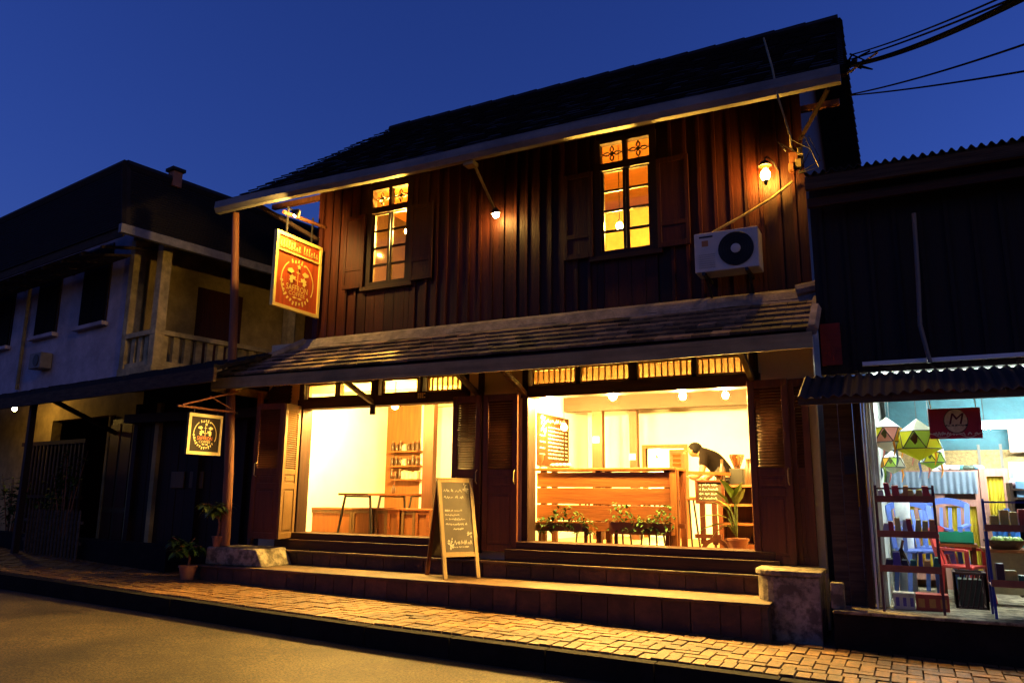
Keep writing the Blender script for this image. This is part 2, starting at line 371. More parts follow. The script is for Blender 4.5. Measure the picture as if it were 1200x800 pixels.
# --- louvred folding doors
def leaf(p, dirv, wd, h, mt, mts, handle=True):
    ex, ey, ez = frame_of(dirv); p = Vector(p); t = MB(); st = .075; th = .02
    zb = (0, .09, .36*h, .36*h+.09, .47*h, .47*h+.08, h-.09, h)   # rails
    for a, b in ((0, st), (wd-st, wd)): t.fbox(p, ex, ey, ez, a, b, -th, th, 0, h)
    for a, b in ((zb[0], zb[1]), (zb[2], zb[3]), (zb[4], zb[5]), (zb[6], zb[7])): t.fbox(p, ex, ey, ez, st, wd-st, -th+.002, th-.002, a, b)
    d = t.build('louvred_door', mt, house, bevel=.005)
    q = MB()
    for a, b in ((zb[1], zb[2]), (zb[3], zb[4])):
        q.fbox(p, ex, ey, ez, st, wd-st, -.007, .007, a, b); q.fbox(p, ex, ey, ez, st+.03, wd-st-.03, -.015, .015, a+.03, b-.03)
    q.build('panel', mt, d, bevel=.004)
    n = 27; z0, z1 = zb[5], zb[6]; az = math.atan2(ex.y, ex.x)
    for k in range(n):
        zz = z0+(z1-z0)*(k+.5)/n; c = p+ex*(wd/2)+ez*zz
        o = piece('slat', mts, d, c, (wd-2*st, .044, .007)); o.rotation_euler = Matrix.Rotation(az, 3, 'Z').to_euler(); o.rotation_euler.x = R(42)
    if handle:
        hx = wd-.035; hz = .42*h
        MB().tube([p+ex*hx+ey*-.02+ez*hz, p+ex*hx+ey*-.055+ez*(hz+.03), p+ex*hx+ey*-.055+ez*(hz+.15), p+ex*hx+ey*-.02+ez*(hz+.18)], .008, 6).build('handle', MATS.get('brass') or mat('brass', (.6, .42, .18), .35, metal=1, bump=0), d)
    return d
HD = 2.02
leaf((-8.235, 9.06, .71), (.11, -.43, 0), .46, 1.96, W_DOORL, W_DOORL)  # leaf turned to the room; its lighter colour stands in for cafe light
leaf((-8.62, 8.56, .71), (.48, .06, 0), .50, 1.96, W_DOOR, W_DOOR, False)
MB().tube([(-8.54, 8.54, 1.6), (-8.54, 8.5, 1.62), (-8.54, 8.5, 1.78), (-8.54, 8.54, 1.8)], .008, 6).build('door_handle', MATS['brass'], house)
leaf((-5.47, 9.03, .66), (.45, -.03, 0), .45, HD, W_DOOR, W_DOOR)
leaf((-4.97, 8.99, .66), (.52, .02, 0), .50, HD, W_DOOR, W_DOOR)
leaf((-1.55, 9.04, .66), (.45, -.05, 0), .45, HD, W_DOOR, W_DOOR)
leaf((-1.12, 9.07, .66), (.24, -.02, 0), .22, HD, W_DOOR, W_DOOR, False)
# --- canopy
EY, EZ, WZ = 8.15, 3.03, 3.62     # eave y, eave top z, wall z
CXL, CXR, HXL = -9.13, -.73, -8.25
sl_len = math.hypot(D-EY, WZ-EZ); sa = math.atan2(WZ-EZ, D-EY)
ev = Vector((0, math.cos(sa), math.sin(sa))); nv = Vector((0, -math.sin(sa), math.cos(sa)))
can = MB().slab([(CXL, EY, EZ-.06), (CXR, EY, EZ-.06), (CXR, D, WZ-.06), (HXL, D, WZ-.06)], (0, 0, .045))
can.slab([(CXL, EY, EZ-.06), (HXL, D, WZ-.06), (CXL, 10.6, EZ-.06)], (0, 0, .045))
canopy = can.build('canopy_roof', W_DARKX, house)
rows = 7; nt_ = 0; rest = MB(); TWD = .205
for r_ in range(rows):
    s0 = sl_len*r_/rows; y = EY+ev.y*s0
    xl = CXL+(HXL-CXL)*r_/rows; x = CXL-(.5*TWD if r_ % 2 else 0)
    while x < CXR-.03:
        a, b = max(x, xl), min(x+TWD-.006, CXR)
        if b-a > .03:
            c = Vector(((a+b)/2, EY, EZ))+ev*(s0+.13)+nv*(.012+random.uniform(0, .006))
            o = piece('roof_tile', TILE, canopy, c, (b-a, .235, .03), (sa-R(9)+random.uniform(-.02, .02), random.uniform(-.02, .02), random.uniform(-.015, .015))); nt_ += 1
        x += TWD
# hip side tiles
for r_ in range(rows):
    f0 = r_/rows; xx = CXL+(HXL-CXL)*(f0+.07); y0 = EY+(D-EY)*f0; y1 = 10.6-(10.6-D)*f0; zz = EZ+(WZ-EZ)*(f0+.07)
    y = y0
    while y < y1: rest.box(xx-.07, xx+.09, y, min(y+.195, y1), zz-.01, zz+.012); y += .205
tag(rest.build('hip_tiles', TILE, canopy), kind='stuff')
fb = MB()
N = 12
def sag(x): t = (x-CXL)/(CXR-CXL); return -.035*math.sin(math.pi*min(1, t*1.05))+.012*math.sin(5*t)
for k in range(N):
    a, b = CXL+(CXR-CXL)*k/N, CXL+(CXR-CXL)*(k+1)/N
    fb.slab([(a, EY-.05, EZ-.17+sag(a)), (b, EY-.05, EZ-.17+sag(b)), (b, EY-.05, EZ-.005+sag(b)), (a, EY-.05, EZ-.005+sag(a))], (0, .03, 0))
fb.build('fascia_board', FASCIA, house)
MB().box(CXL-.03, CXL+.0, EY-.02, 10.6, EZ-.19, EZ-.02).build('fascia_board', FASCIA, house)
fl = MB()
for k in range(16):
    a, b = HXL-.05+(CXR-HXL+.05)*k/16, HXL-.05+(CXR-HXL+.05)*(k+1)/16; j = .012*math.sin(k*1.9); j2 = .012*math.sin((k+1)*1.9)
    fl.add([(a, D-.17, WZ-.07+j), (b, D-.17, WZ-.07+j2), (b, D-.1, WZ+.07+j2), (a, D-.1, WZ+.07+j), (a, D-.005, WZ+.12), (b, D-.005, WZ+.12), (b, D-.005, WZ-.05), (a, D-.005, WZ-.05)],
           [(0, 1, 2, 3), (3, 2, 5, 4), (4, 5, 6, 7), (7, 6, 1, 0), (1, 6, 5, 2), (0, 3, 4, 7)])
fl.build('wall_flashing', FLASH, house)
hp = [Vector((CXL-.02, EY-.02, EZ+.0)), Vector((CXL+.3, EY+.36, EZ+.24)), Vector((CXL+.6, EY+.7, EZ+.45)), Vector((HXL, D-.05, WZ+.06))]
MB().tube(hp, [.06, .075, .07, .08], 7).build('hip_ridge', FLASH, house, True)
MB().tube([(CXR, EY, EZ+.01), (CXR, D, WZ+.02)], .06, 6).build('verge_cap', FLASH, house, True)
MB().tube([(CXR-.22, D-.13, WZ+.06), (CXR+.02, D-.1, WZ+.1)], .07, 8).build('verge_cap', FLASH, house, True)
# canopy rafters, beam, braces
frame_part('canopy_beam', X0, X1, EY+.16, EY+.26, EZ-.13, EZ-.03)
for k in range(13):
    xx = X0+.1+k*(X1-X0-.2)/12
    MB().bar((xx, EY+.02, EZ-.10), (xx, D, WZ-.115), .05, .07, (1, 0, 0)).build('rafter', W_DARKX, house)
for u in (440, 566, 618, 884):
    xx = PY(u, 460, D).x
    MB().bar((xx, D-.02, 2.66), (xx-.0, EY+.22, EZ-.10), .06, .06, (1, 0, 0)).build('canopy_brace', W_DARK, house)
    MB().box(xx-.04, xx+.04, D-.062, D-.03, .62 if u in (566, 618) else 2.5, 3.0).build('post', W_DARK, house)
# little plate over the left opening
MB().box(*[PY(487, 463, D-.08).x, PY(501, 463, D-.08).x], D-.1, D-.08, PY(494, 467.5, D-.08).z, PY(494, 459, D-.08).z).build('name_plate', SIGNBRN, house)
pt = MB(); pc = PY(494, 463, D-.103)
for k in range(3):
    for q in range(3 if k == 1 else 4): pt.box(pc.x-.065+q*.034, pc.x-.04+q*.034, D-.1035, D-.1015, pc.z-.035+k*.026, pc.z-.02+k*.026)
pt.build('plate_lettering', SIGNYEL, house)
# --- upper wall of vertical boards
WIN = [(-7.17, -6.38, 4.46, 6.08), (-3.41, -2.59, 4.44, 6.08)]
uw = MB().box(XU, X1, D+.05, D+.16, 3.55, 4.40)
for a, b in ((XU, -7.2), (-6.35, -3.44), (-2.56, X1)): uw.box(a, b, D+.05, D+.16, 4.40, 6.12)
uw.box(XU, X1, D+.05, D+.16, 6.12, 6.5)
uwall = uw.build('upper_wall', W_DARK, house)
x = XU
while x < X1-.02:
    wd = random.uniform(.165, .20); b = min(x+wd, X1); segs = [(x, b)]
    for (wa, wb, za, zb) in WIN:
        ns = []
        for a_, b_ in segs:
            if b_ <= wa or a_ >= wb: ns.append((a_, b_))
            else:
                if a_ < wa: ns.append((a_, wa))
                if b_ > wb: ns.append((wb, b_))
                i0, i1 = max(a_, wa), min(b_, wb)
                for z0, z1 in ((3.58, za), (zb, 6.5)): piece('plank', W_CLAD, uwall, ((i0+i1)/2, D+.035, (z0+z1)/2), (i1-i0-.006, .022, z1-z0))
        segs = ns
    dy = random.uniform(-.006, .006)
    for a_, b_ in segs:
        if b_-a_ > .015: piece('plank', W_CLAD, uwall, ((a_+b_)/2, D+.035+dy, 5.04), (b_-a_-.006, .022, 2.92))
    if all(not (wa-.03 < b < wb+.03) for wa, wb, _, _ in WIN) and b < X1: piece('batten', W_CLAD, uwall, (b, D+.012, 5.04), (.038, .03, 2.92))
    x = b
MB().box(XU-.07, XU+.03, D-.03, D+.07, 3.6, 6.4).build('corner_post', W_CLAD, house)
MB().box(X1-.05, X1+.05, D-.03, D+.07, 3.6, 6.4).build('corner_post', W_CLAD, house)
MB().box(XU-.1, X1+.1, D-.06, D+.0, 6.16, 6.32).build('wall_plate', W_DARKX, house)
# --- upper windows
def rosette(mb, cx, cz, s, y):
    for k in range(4):
        a = k*math.pi/2; L = s if k % 2 == 0 else s*.8
        ax = Vector((math.cos(a), 0, math.sin(a))); pr = Vector((-math.sin(a), 0, math.cos(a))); c = Vector((cx, y, cz))
        pts = [c+ax*(L*t)+pr*(wv*s) for t, wv in ((.12, 0), (.35, .22), (.62, .2), (1, 0), (.62, -.2), (.35, -.22))]
        ins = [c+ax*(L*t)+pr*(wv*s) for t, wv in ((.24, 0), (.37, .11), (.58, .09), (.8, 0), (.58, -.09), (.37, -.11))]
        e = Vector((0, .012, 0))
        for i in range(6):
            j = (i+1) % 6; mb.add([pts[i], pts[j], ins[j], ins[i], pts[i]+e, pts[j]+e, ins[j]+e, ins[i]+e], [(0, 1, 2, 3), (4, 5, 6, 7), (0, 1, 5, 4), (2, 3, 7, 6)])
    mb.ball((cx, y, cz), s*.2, 6, (1, .3, 1))
def upper_window(wa, wb, za, zb):
    y0, y1 = D-.01, D+.10; mid = (wa+wb)/2; t = MB(); fr = .07
    zt = zb-.42                                   # bottom of transom rail
    t.box(wa-.02, wa+fr, y0, y1, za, zb); t.box(wb-fr, wb+.02, y0, y1, za, zb)
    t.box(wa+fr, wb-fr, y0+.003, y1, za, za+.07); t.box(wa+fr, wb-fr, y0+.003, y1, zb-.06, zb); t.box(wa+fr, wb-fr, y0-.005, y1, zt-.03, zt+.07)
    t.box(mid-.025, mid+.025, y0+.004, y1-.02, zt+.07, zb-.06)
    wn = t.build('window', W_DARK, house)
    for a, b in ((wa+fr, mid-.025), (mid+.025, wb-fr)):
        MB().box(a, b, D+.05, D+.056, zt+.07, zb-.06).build('pane', GLASS, wn)
        o = MB(); rosette(o, (a+b)/2, (zt+.07+zb-.06)/2, (b-a)*.48, D+.03); o.build('rosette', IRON, wn)
    for a, b in ((wa+fr, mid-.004), (mid+.004, wb-fr)):
        s = MB(); z0, z1 = za+.07, zt-.03
        s.box(a, a+.035, D+.03, D+.07, z0, z1); s.box(b-.035, b, D+.03, D+.07, z0, z1)
        for k in range(5):
            zz = z0+(z1-z0)*k/4; s.box(a+.035, b-.035, D+.032, D+.068, max(z0, zz-.014), min(z1, zz+.014))
        s.build('sash', W_DARK, wn)
        for k in range(4):
            za_, zb_ = z0+(z1-z0)*k/4, z0+(z1-z0)*(k+1)/4
            MB().box(a+.03, b-.03, D+.047, D+.052, za_+.012, zb_-.012).build('pane', GLASS, wn)
    MB().box(wa-.08, wb+.08, D-.05, D+.02, za-.06, za).build('sill', W_DARKX, wn)
    for s_, x_ in ((-1, wa-.03), (1, wb+.03)):
        wd = (wb-wa)/2; a, b = (x_-wd, x_) if s_ < 0 else (x_, x_+wd); t = MB()
        z1 = zt-.02
        for q in ((a, a+.05, za, z1), (b-.05, b, za, z1), (a+.05, b-.05, za, za+.07), (a+.05, b-.05, z1-.07, z1), (a+.05, b-.05, za+.28, za+.34)): t.box(q[0], q[1], D-.055, D-.02, q[2], q[3])
        t.box(a+.05, b-.05, D-.045, D-.03, za+.07, z1-.07)
        t.build('shutter', W_CLAD, wn, bevel=.004)
for q in WIN: upper_window(*q)
# upper rooms
m = MB().box(XU+.12, X1-.12, D+.16, D+3.4, 3.62, 3.70); m.build('upper_floor', W_DARKX, house)
MB().box(XU+.12, X1-.12, D+3.2, D+3.3, 3.70, 6.3).build('upper_room_wall', OCHRE, house)
MB().box(-5.2, -5.1, D+.16, D+3.2, 3.70, 6.3).build('upper_room_wall', OCHRE, house)
MB().box(XU+.12, X1-.12, D+.16, D+3.4, 6.34, 6.38).build('upper_ceiling', W_PINE, house)
# --- main roof
RY0, RZ0, RY1, RZ1 = 8.18, 5.82, 12.2, 8.86
ra = math.atan2(RZ1-RZ0, RY1-RY0); rl = math.hypot(RZ1-RZ0, RY1-RY0); re = Vector((0, math.cos(ra), math.sin(ra))); rn = Vector((0, -math.sin(ra), math.cos(ra)))
RXL, RXR, TXL, TXR = -9.32, -.30, -9.10, -.42
r_ = MB().slab([(RXL, RY0, RZ0-.12), (RXR, RY0, RZ0-.12), (TXR, RY1, RZ1-.12), (TXL, RY1, RZ1-.12)], (0, 0, .09))
r_.slab([(TXL, RY1, RZ1-.12), (TXR, RY1, RZ1-.12), (RXR, 16.2, RZ0-.12), (RXL, 16.2, RZ0-.12)], (0, 0, .09))
roof = r_.build('roof', ROOFT, house)
t = MB(); nr = 24
for k in range(nr):
    s0 = rl*k/nr; xx = RXL+(TXL-RXL)*k/nr; xe = RXR+(TXR-RXR)*k/nr
    while xx < xe-.02:
        b = min(xx+.235, xe); j = random.uniform(0, .02); p = Vector((0, RY0, RZ0))+re*s0; q = p+re*(rl/nr+.05)
        lo = .035+j; t.add([(xx, *(p+rn*lo)[1:]), (b-.008, *(p+rn*(lo+random.uniform(-.006, .006)))[1:]), (b-.008, *(q+rn*.012)[1:]), (xx, *(q+rn*.012)[1:]),
               (xx, *(p+rn*(lo-.022))[1:]), (b-.008, *(p+rn*(lo-.022))[1:])], [(0, 1, 2, 3), (0, 4, 5, 1)])
        xx += .235
tag(t.build('roof_tiles', ROOFT, roof), kind='stuff')
for k in range(18):
    a, b = TXL+(TXR-TXL)*k/18, TXL+(TXR-TXL)*(k+1)/18
    MB().tube([(a, RY1, RZ1+.0), (b+.03, RY1, RZ1+.0)], [.085, .10], 7).build('ridge_tile', ROOFT, roof)
MB().bar((RXR+.0, RY0+.02, RZ0-.06), (TXR+.0, RY1, RZ1-.06), .05, .16, (1, 0, 0)).build('verge_board', W_DARKX, house)
MB().bar((RXR+.0, 16.2, RZ0-.06), (TXR+.0, RY1, RZ1-.06), .05, .16, (1, 0, 0)).build('verge_board', W_DARKX, house)
MB().bar((RXL+.0, RY0+.02, RZ0-.06), (TXL+.0, RY1, RZ1-.06), .05, .16, (1, 0, 0)).build('verge_board', W_DARKX, house)
vt = MB()
for k in range(34):
    for (ya, za, yb, zb) in ((RY0, RZ0, RY1, RZ1), (16.2, RZ0, RY1, RZ1)):
        f0 = k/34; f1 = (k+.85)/34; xx = RXR+(TXR-RXR)*f0+.03
        vt.tube([(xx, ya+(yb-ya)*f0, za+(zb-za)*f0+.0), (xx, ya+(yb-ya)*f1, za+(zb-za)*f1+.0)], [.065, .05], 6)
tag(vt.build('verge_tiles', ROOFT, roof), kind='stuff')
gt = MB()
for k in range(9):
    a, b = RXL-.02+(RXR-RXL+.04)*k/9, RXL-.02+(RXR-RXL+.04)*(k+1)/9; za = .012*math.sin(k*1.3); zb = .012*math.sin((k+1)*1.3)
    pf = [(8.10, 5.83), (8.06, 5.83), (8.05, 5.72), (8.09, 5.655), (8.17, 5.655), (8.19, 5.74)]
    gt.slab([(a, y, z+za) for y, z in pf], (b-a, 0, zb-za))
gt.build('gutter', GUTTER, house)
for k in range(19):
    xx = RXL+.12+k*(RXR-RXL-.24)/18
    MB().bar((xx, 8.2, 5.70), (xx, D+.02, 6.42), .05, .09, (1, 0, 0)).build('rafter', W_DARKX, house)
MB().bar((XU-.05, D-.02, 5.35), (-8.75, 8.3, 5.8), .06, .06).build('eave_brace', W_DARK, house)
MB().bar((X1+.02, D-.02, 5.55), (-.42, 8.35, 5.72), .035, .035).build('eave_brace', W_DARK, house)
MB().bar((X1, D+.02, 5.95), (-.35, D+.02, 5.95), .06, .07).build('purlin_end', W_POLE, house)
MB().bar((XU, D+.02, 6.1), (RXL+.1, D+.02, 6.1), .07, .08).build('purlin_end', W_POLE, house)
# leaning round pole that carries the eave corner
MB().tube([(-8.96, 8.45, .60), (-8.99, 8.45, 1.6), (-9.07, 8.44, 2.8), (-9.13, 8.42, 4.2), (-9.2, 8.36, 5.72)], [.075, .07, .068, .062, .055], 10).build('eave_pole', W_POLE, house, True)
MB().box(-9.0, -8.93, 8.92, 8.99, .35, 2.9).build('post', W_POLE, house)

# ================================================================== STEPS, BLOCKS
st = thing('entrance_steps', (-5, 8.5, 0), 'two broad brick coloured steps with worn pale treads along the cafe front', 'steps')
MB().box(-9.15, -1.32, 8.23, 9.14, -.1, .31).build('step_core', SAND, st)
MB().box(-8.3, -1.50, 8.92, 9.13, .31, .515).build('step_core', SAND, st)
MB().box(-9.18, -1.29, 8.18, 9.13, .312, .345).build('tread', STEPTOP, st, bevel=.008)
MB().box(-8.33, -1.47, 8.86, 9.135, .517, .55).build('tread', STEPTOP, st, bevel=.008)
x = -9.14
while x < -1.4:
    wd = random.choice((.2, .3, .3, .34)); b = min(x+wd, -1.33)
    piece('riser_tile', STEPRISE, st, ((x+b)/2, 8.22+random.uniform(-.003, .003), .09), (b-x-.012, .02, .44)); x = b
x = -8.28
while x < -1.55:
    wd = random.choice((.3, .34)); b = min(x+wd, -1.51)
    piece('riser_tile', STEPRISE, st, ((x+b)/2, 8.91+random.uniform(-.003, .003), .43), (b-x-.012, .02, .165)); x = b
bl = MB().slab([(-9.15, 8.28, .347), (-8.04, 8.28, .347), (-8.2, 8.30, .585), (-9.15, 8.30, .59)], (0, .60, 0)).build('cement_block', CEMENT, None, bevel=.02, loc=(-8.6, 8.5, .347))
tag(bl, 'low cement block with sloped end carrying the leaning wooden pole', 'block')
pl = thing('cement_plinth', (-1.15, 8.7, g(-1.1)), 'squat rounded cement plinth with flat cap at the right end of the steps', 'plinth')
def rpoly(e):
    p = [(-.84+e, 8.98), (-.84+e, 8.40-e)]
    for k in range(7): a = R(-90-15*k); p.append((-1.22+(.24+e)*math.cos(a), 8.64+(.24+e)*math.sin(a)))
    return p+[(-1.46-e, 8.98)]
MB().slab([(x, y, -.06) for x, y in rpoly(0)], (0, 0, .655)).build('plinth_body', CEMENT, pl, bevel=.01)
MB().slab([(x, y, .597) for x, y in rpoly(.025)], (0, 0, .055)).build('plinth_cap', CEMENT, pl, bevel=.015)

# ================================================================== CAFE INTERIOR (parts of the house)
BY = 12.7
MB().box(X0+.12, X1-.12, D+.17, BY+.1, FL-.08, FL).build('cafe_floor', FLOORW, house)
MB().box(X0+.12, -4.99, D+.16, BY+.1, 3.12, 3.18).build('cafe_ceiling', WHITEW, house); MB().box(-4.985, X1-.12, D+.16, BY+.1, 3.12, 3.18).build('cafe_ceiling', mat('dark_board_ceiling', (.035, .015, .006), .6, 'x', .5, .2), house)
DX0, DX1 = PY(757, 530, BY).x, PY(802, 530, BY).x; DZ = PY(780, 525, BY).z
m = MB(); m.box(X0+.12, DX0, BY, BY+.1, FL, 3.12); m.box(DX1, X1-.12, BY, BY+.1, FL, 3.12); m.box(DX0, DX1, BY, BY+.1, DZ, 3.12); m.build('cafe_back_wall', WHITEW, house)
MB().box(X0+.12, X0+.2, D+.16, BY, FL, 3.12).build('cafe_side_wall', WHITEW, house)
MB().box(X1-.2, X1-.12, D+.16, BY, FL, 3.12).build('cafe_side_wall', WHITEW, house)
MB().box(-5.05, -4.93, D+.3, BY, FL, 3.12).build('cafe_partition', WHITEW, house)
BEAMW2 = mat('ceiling_beam_wood', (.04, .016, .006), .55, 'x', .5, .2)
for k in range(5):
    yy = 9.9+k*.62; MB().box(-4.9, X1-.2, yy, yy+.09, 2.93, 3.118).build('ceiling_beam', BEAMW2, house)
    MB().box(X0+.2, -5.05, yy, yy+.09, 3.0, 3.118).build('ceiling_beam', CREAM, house)
# posts in the right room and the left room
POSTW = mat('interior_post_wood', (.07, .022, .006), .5, 'z', .4, .2)
BEAMW = mat('interior_beam_wood', (.04, .016, .006), .55, 'x', .5, .2)
for u0, u1, y in ((694, 706, 11.6), (738, 747, 11.9), (495, 507, 10.9)):
    a, b = PY(u0, 540, y).x, PY(u1, 540, y).x; MB().box(a, b, y, y+.12, FL, 3.0).build('interior_post', POSTW, house)
    pc = PY((u0+u1)/2-2, 515 if u0 == 694 else 535, y-.004)
    if u0 != 495: MB().box(pc.x-.05, pc.x+.06, y-.006, y-.002, pc.z-.05, pc.z+.05).build('paper_note', WHITEW, house)
a, b = PY(640, 470, 11.6).x, PY(905, 470, 11.6).x
MB().box(-4.9, X1-.2, 11.54, 11.74, 2.70, 2.96).build('cross_beam', BEAMW, house)
# back doorway: frame, half open louvred door, room beyond
fr = MB(); fr.box(DX0-.06, DX0, BY-.03, BY+.1, FL, DZ+.06); fr.box(DX1, DX1+.06, BY-.03, BY+.1, FL, DZ+.06); fr.box(DX0, DX1, BY-.03, BY+.1, DZ, DZ+.06)
dw = fr.build('back_doorway', W_PINEZ, house)
mid = PY(783, 530, BY).x
MB().box(mid, DX1, BY+.04, BY+.08, FL, DZ-.02).build('door_leaf', W_PINE, dw)
for k in range(9): piece('slat', W_PINE, dw, ((mid+DX1)/2, BY+.03, DZ-.12-k*.075), (DX1-mid-.14, .02, .05), (R(30), 0, 0))
bluer = mat('pale_blue_wall', (.55, .68, .75), .8)
m = MB(); m.box(DX0-.6, DX1+.6, BY+1.6, BY+1.7, FL, 3); m.box(DX0-.7, DX0-.6, BY+.1, BY+1.7, FL, 3); m.box(DX1+.6, DX1+.7, BY+.1, BY+1.7, FL, 3); m.box(DX0-.6, DX1+.6, BY+.1, BY+1.6, FL-.1, FL); m.box(DX0-.7, DX1+.7, BY+.1, BY+1.7, 3, 3.1)
m.build('back_room', bluer, house)
# plywood panel with the wall shelves in the left room
SY = 12.1
pa, pb = PY(452, 520, SY).x, PY(493, 520, SY).x
MB().box(pa, pb, SY, SY+.06, FL, 3.0).build('plywood_panel', W_PINEZ, house)
MB().box(pb, pb+.10, SY, SY+.08, FL, 3.0).build('white_trim', WHITEW, house)

# ================================================================== CAFE FURNITURE
sh = thing('wall_shelf', ((pa+pb)/2, SY-.1, 1.3), 'three pale wooden wall shelves on a plywood panel filled with jars', 'shelf')
rowsz = [PY(474, v, SY-.12).z for v in (528, 545, 561)]
sx0, sx1 = PY(456, 540, SY-.12).x, PY(491, 540, SY-.12).x
for zz in rowsz: MB().box(sx0, sx1, SY-.2, SY-.002, zz-.03, zz).build('shelf_board', W_PINE, sh)
jcols = [mat('coffee_jar_dark', (.06, .03, .015), .3, bump=0), mat('coffee_bag_white', (.75, .68, .5), .6, bump=0), mat('coffee_bag_brown', (.22, .12, .05), .6, bump=0)]
for r_, zz in enumerate(rowsz):
    nm = ('lowest', 'middle', 'top')[2-r_] if False else ('top', 'middle', 'lowest')[r_]
    n = 7; 
    for k in range(n):
        xx = sx0+.06+(sx1-sx0-.12)*k/(n-1); rr = random.Random(r_*10+k)
        kind = 0 if (r_ < 2 and k != 3) or k < 3 else 1
        if kind == 0:
            h = rr.uniform(.13, .19); q = thing('coffee_jar', (xx, SY-.1, zz), f'small dark coffee jar on the {nm} wall shelf', 'jar', 'jars on the wall shelves')
            MB().lathe((xx, SY-.1, zz), [(.035, 0), (.037, .02), (.037, h*.7), (.026, h*.82), (.026, h*.86)], 10).build('body', jcols[0], q, True)
            MB().lathe((xx, SY-.1, zz+h*.86), [(.03, 0), (.03, h*.14)], 10).build('lid', jcols[2], q, True)
        else:
            h = rr.uniform(.12, .17); t = MB().slab([(xx-.04, SY-.14, zz), (xx+.04, SY-.14, zz), (xx+.04, SY-.06, zz), (xx-.04, SY-.06, zz)], (0, 0, h*.75))
            t.slab([(xx-.04, SY-.14, zz+h*.75), (xx+.04, SY-.14, zz+h*.75), (xx+.04, SY-.06, zz+h*.75), (xx-.04, SY-.06, zz+h*.75)], (0, .035, h*.2))
            tag(t.build('coffee_bag', jcols[1], None, loc=(xx, SY-.1, zz)), f'white paper coffee bag on the {nm} wall shelf', 'bag', 'bags on the wall shelves')
# long high table running into the room
tb = thing('long_table', (-7.6, 10.6, FL), 'long wooden table on thin splayed black legs in the left cafe room', 'table')
TX0, TX1, TY0, TY1, TZ = -7.82, -7.25, 9.55, 11.6, 1.37
MB().box(TX0, TX1, TY0, TY1, TZ-.035, TZ).build('table_top', W_PINE, tb, bevel=.006)
for yy in (TY0+.12, (TY0+TY1)/2, TY1-.12):
    for s_, xx in ((-1, TX0+.05), (1, TX1-.05)):
        MB().bar((xx, yy, TZ-.035), (xx+.09*s_, yy-.05, FL), .026).build('leg', IRON, tb)
    MB().bar((TX0+.05, yy, TZ-.05), (TX1-.05, yy, TZ-.05), .024).build('cross_rail', IRON, tb)
def crate(xa, xb, ya, yb, h, lab, panels):
    t = thing('wooden_box_seat', ((xa+xb)/2, (ya+yb)/2, FL), lab, 'box seat', 'box seats in the left room')
    MB().box(xa+.02, xb-.02, ya+.02, yb-.02, FL, FL+h-.03).build('core', W_PINEZ, t)
    MB().box(xa-.01, xb+.01, ya-.01, yb+.01, FL+h-.03, FL+h).build('lid', W_PINE, t, bevel=.005)
    n = panels
    for k in range(n):
        a, b = xa+(xb-xa)*k/n, xa+(xb-xa)*(k+1)/n; q = MB()
        q.box(a+.004, a+.05, ya, ya+.02, FL, FL+h-.03); q.box(b-.05, b-.004, ya, ya+.02, FL, FL+h-.03); q.box(a+.05, b-.05, ya+.002, ya+.02, FL, FL+.05); q.box(a+.05, b-.05, ya+.002, ya+.02, FL+h-.08, FL+h-.03)
        q.build('front_frame', W_PINE if k % 2 else W_DOORL, t)
CY = 10.1
ub = [PY(u, 610, CY).x for u in (359, 412, 414, 437, 439, 468, 470, 503)]
crate(ub[0], ub[1], CY, CY+.42, .43, 'long pale wooden box bench against the white wall', 1)
crate(ub[2], ub[3], CY-.04, CY+.4, .44, 'darker framed wooden box seat beside the long bench', 1)
crate(ub[4], ub[5], CY, CY+.42, .44, 'pale wooden box seat with two front frames', 2)
crate(ub[6], ub[7], CY, CY+.42, .44, 'wooden box seat nearest the tall interior post', 2)
# vase on the table
vx, vy = PX(442, 570, -7.55).x, 10.3
va = thing('bud_vase', (-7.5, 10.55, TZ), 'small dark bottle vase with a dried flower on the long table', 'vase')
MB().lathe((-7.5, 10.55, TZ), [(.03, 0), (.035, .03), (.033, .08), (.014, .11), (.014, .14)], 10).build('bottle', jcols[0], va, True)
q = MB(); q.tube([(-7.5, 10.55, TZ+.1), (-7.49, 10.55, TZ+.22), (-7.51, 10.55, TZ+.3)], .004, 5)
for k in range(10): q.ball((-7.5+random.uniform(-.03, .03), 10.55+random.uniform(-.03, .03), TZ+.27+random.uniform(0, .06)), .012, 5)
q.build('dried_flower', W_POLE, va)
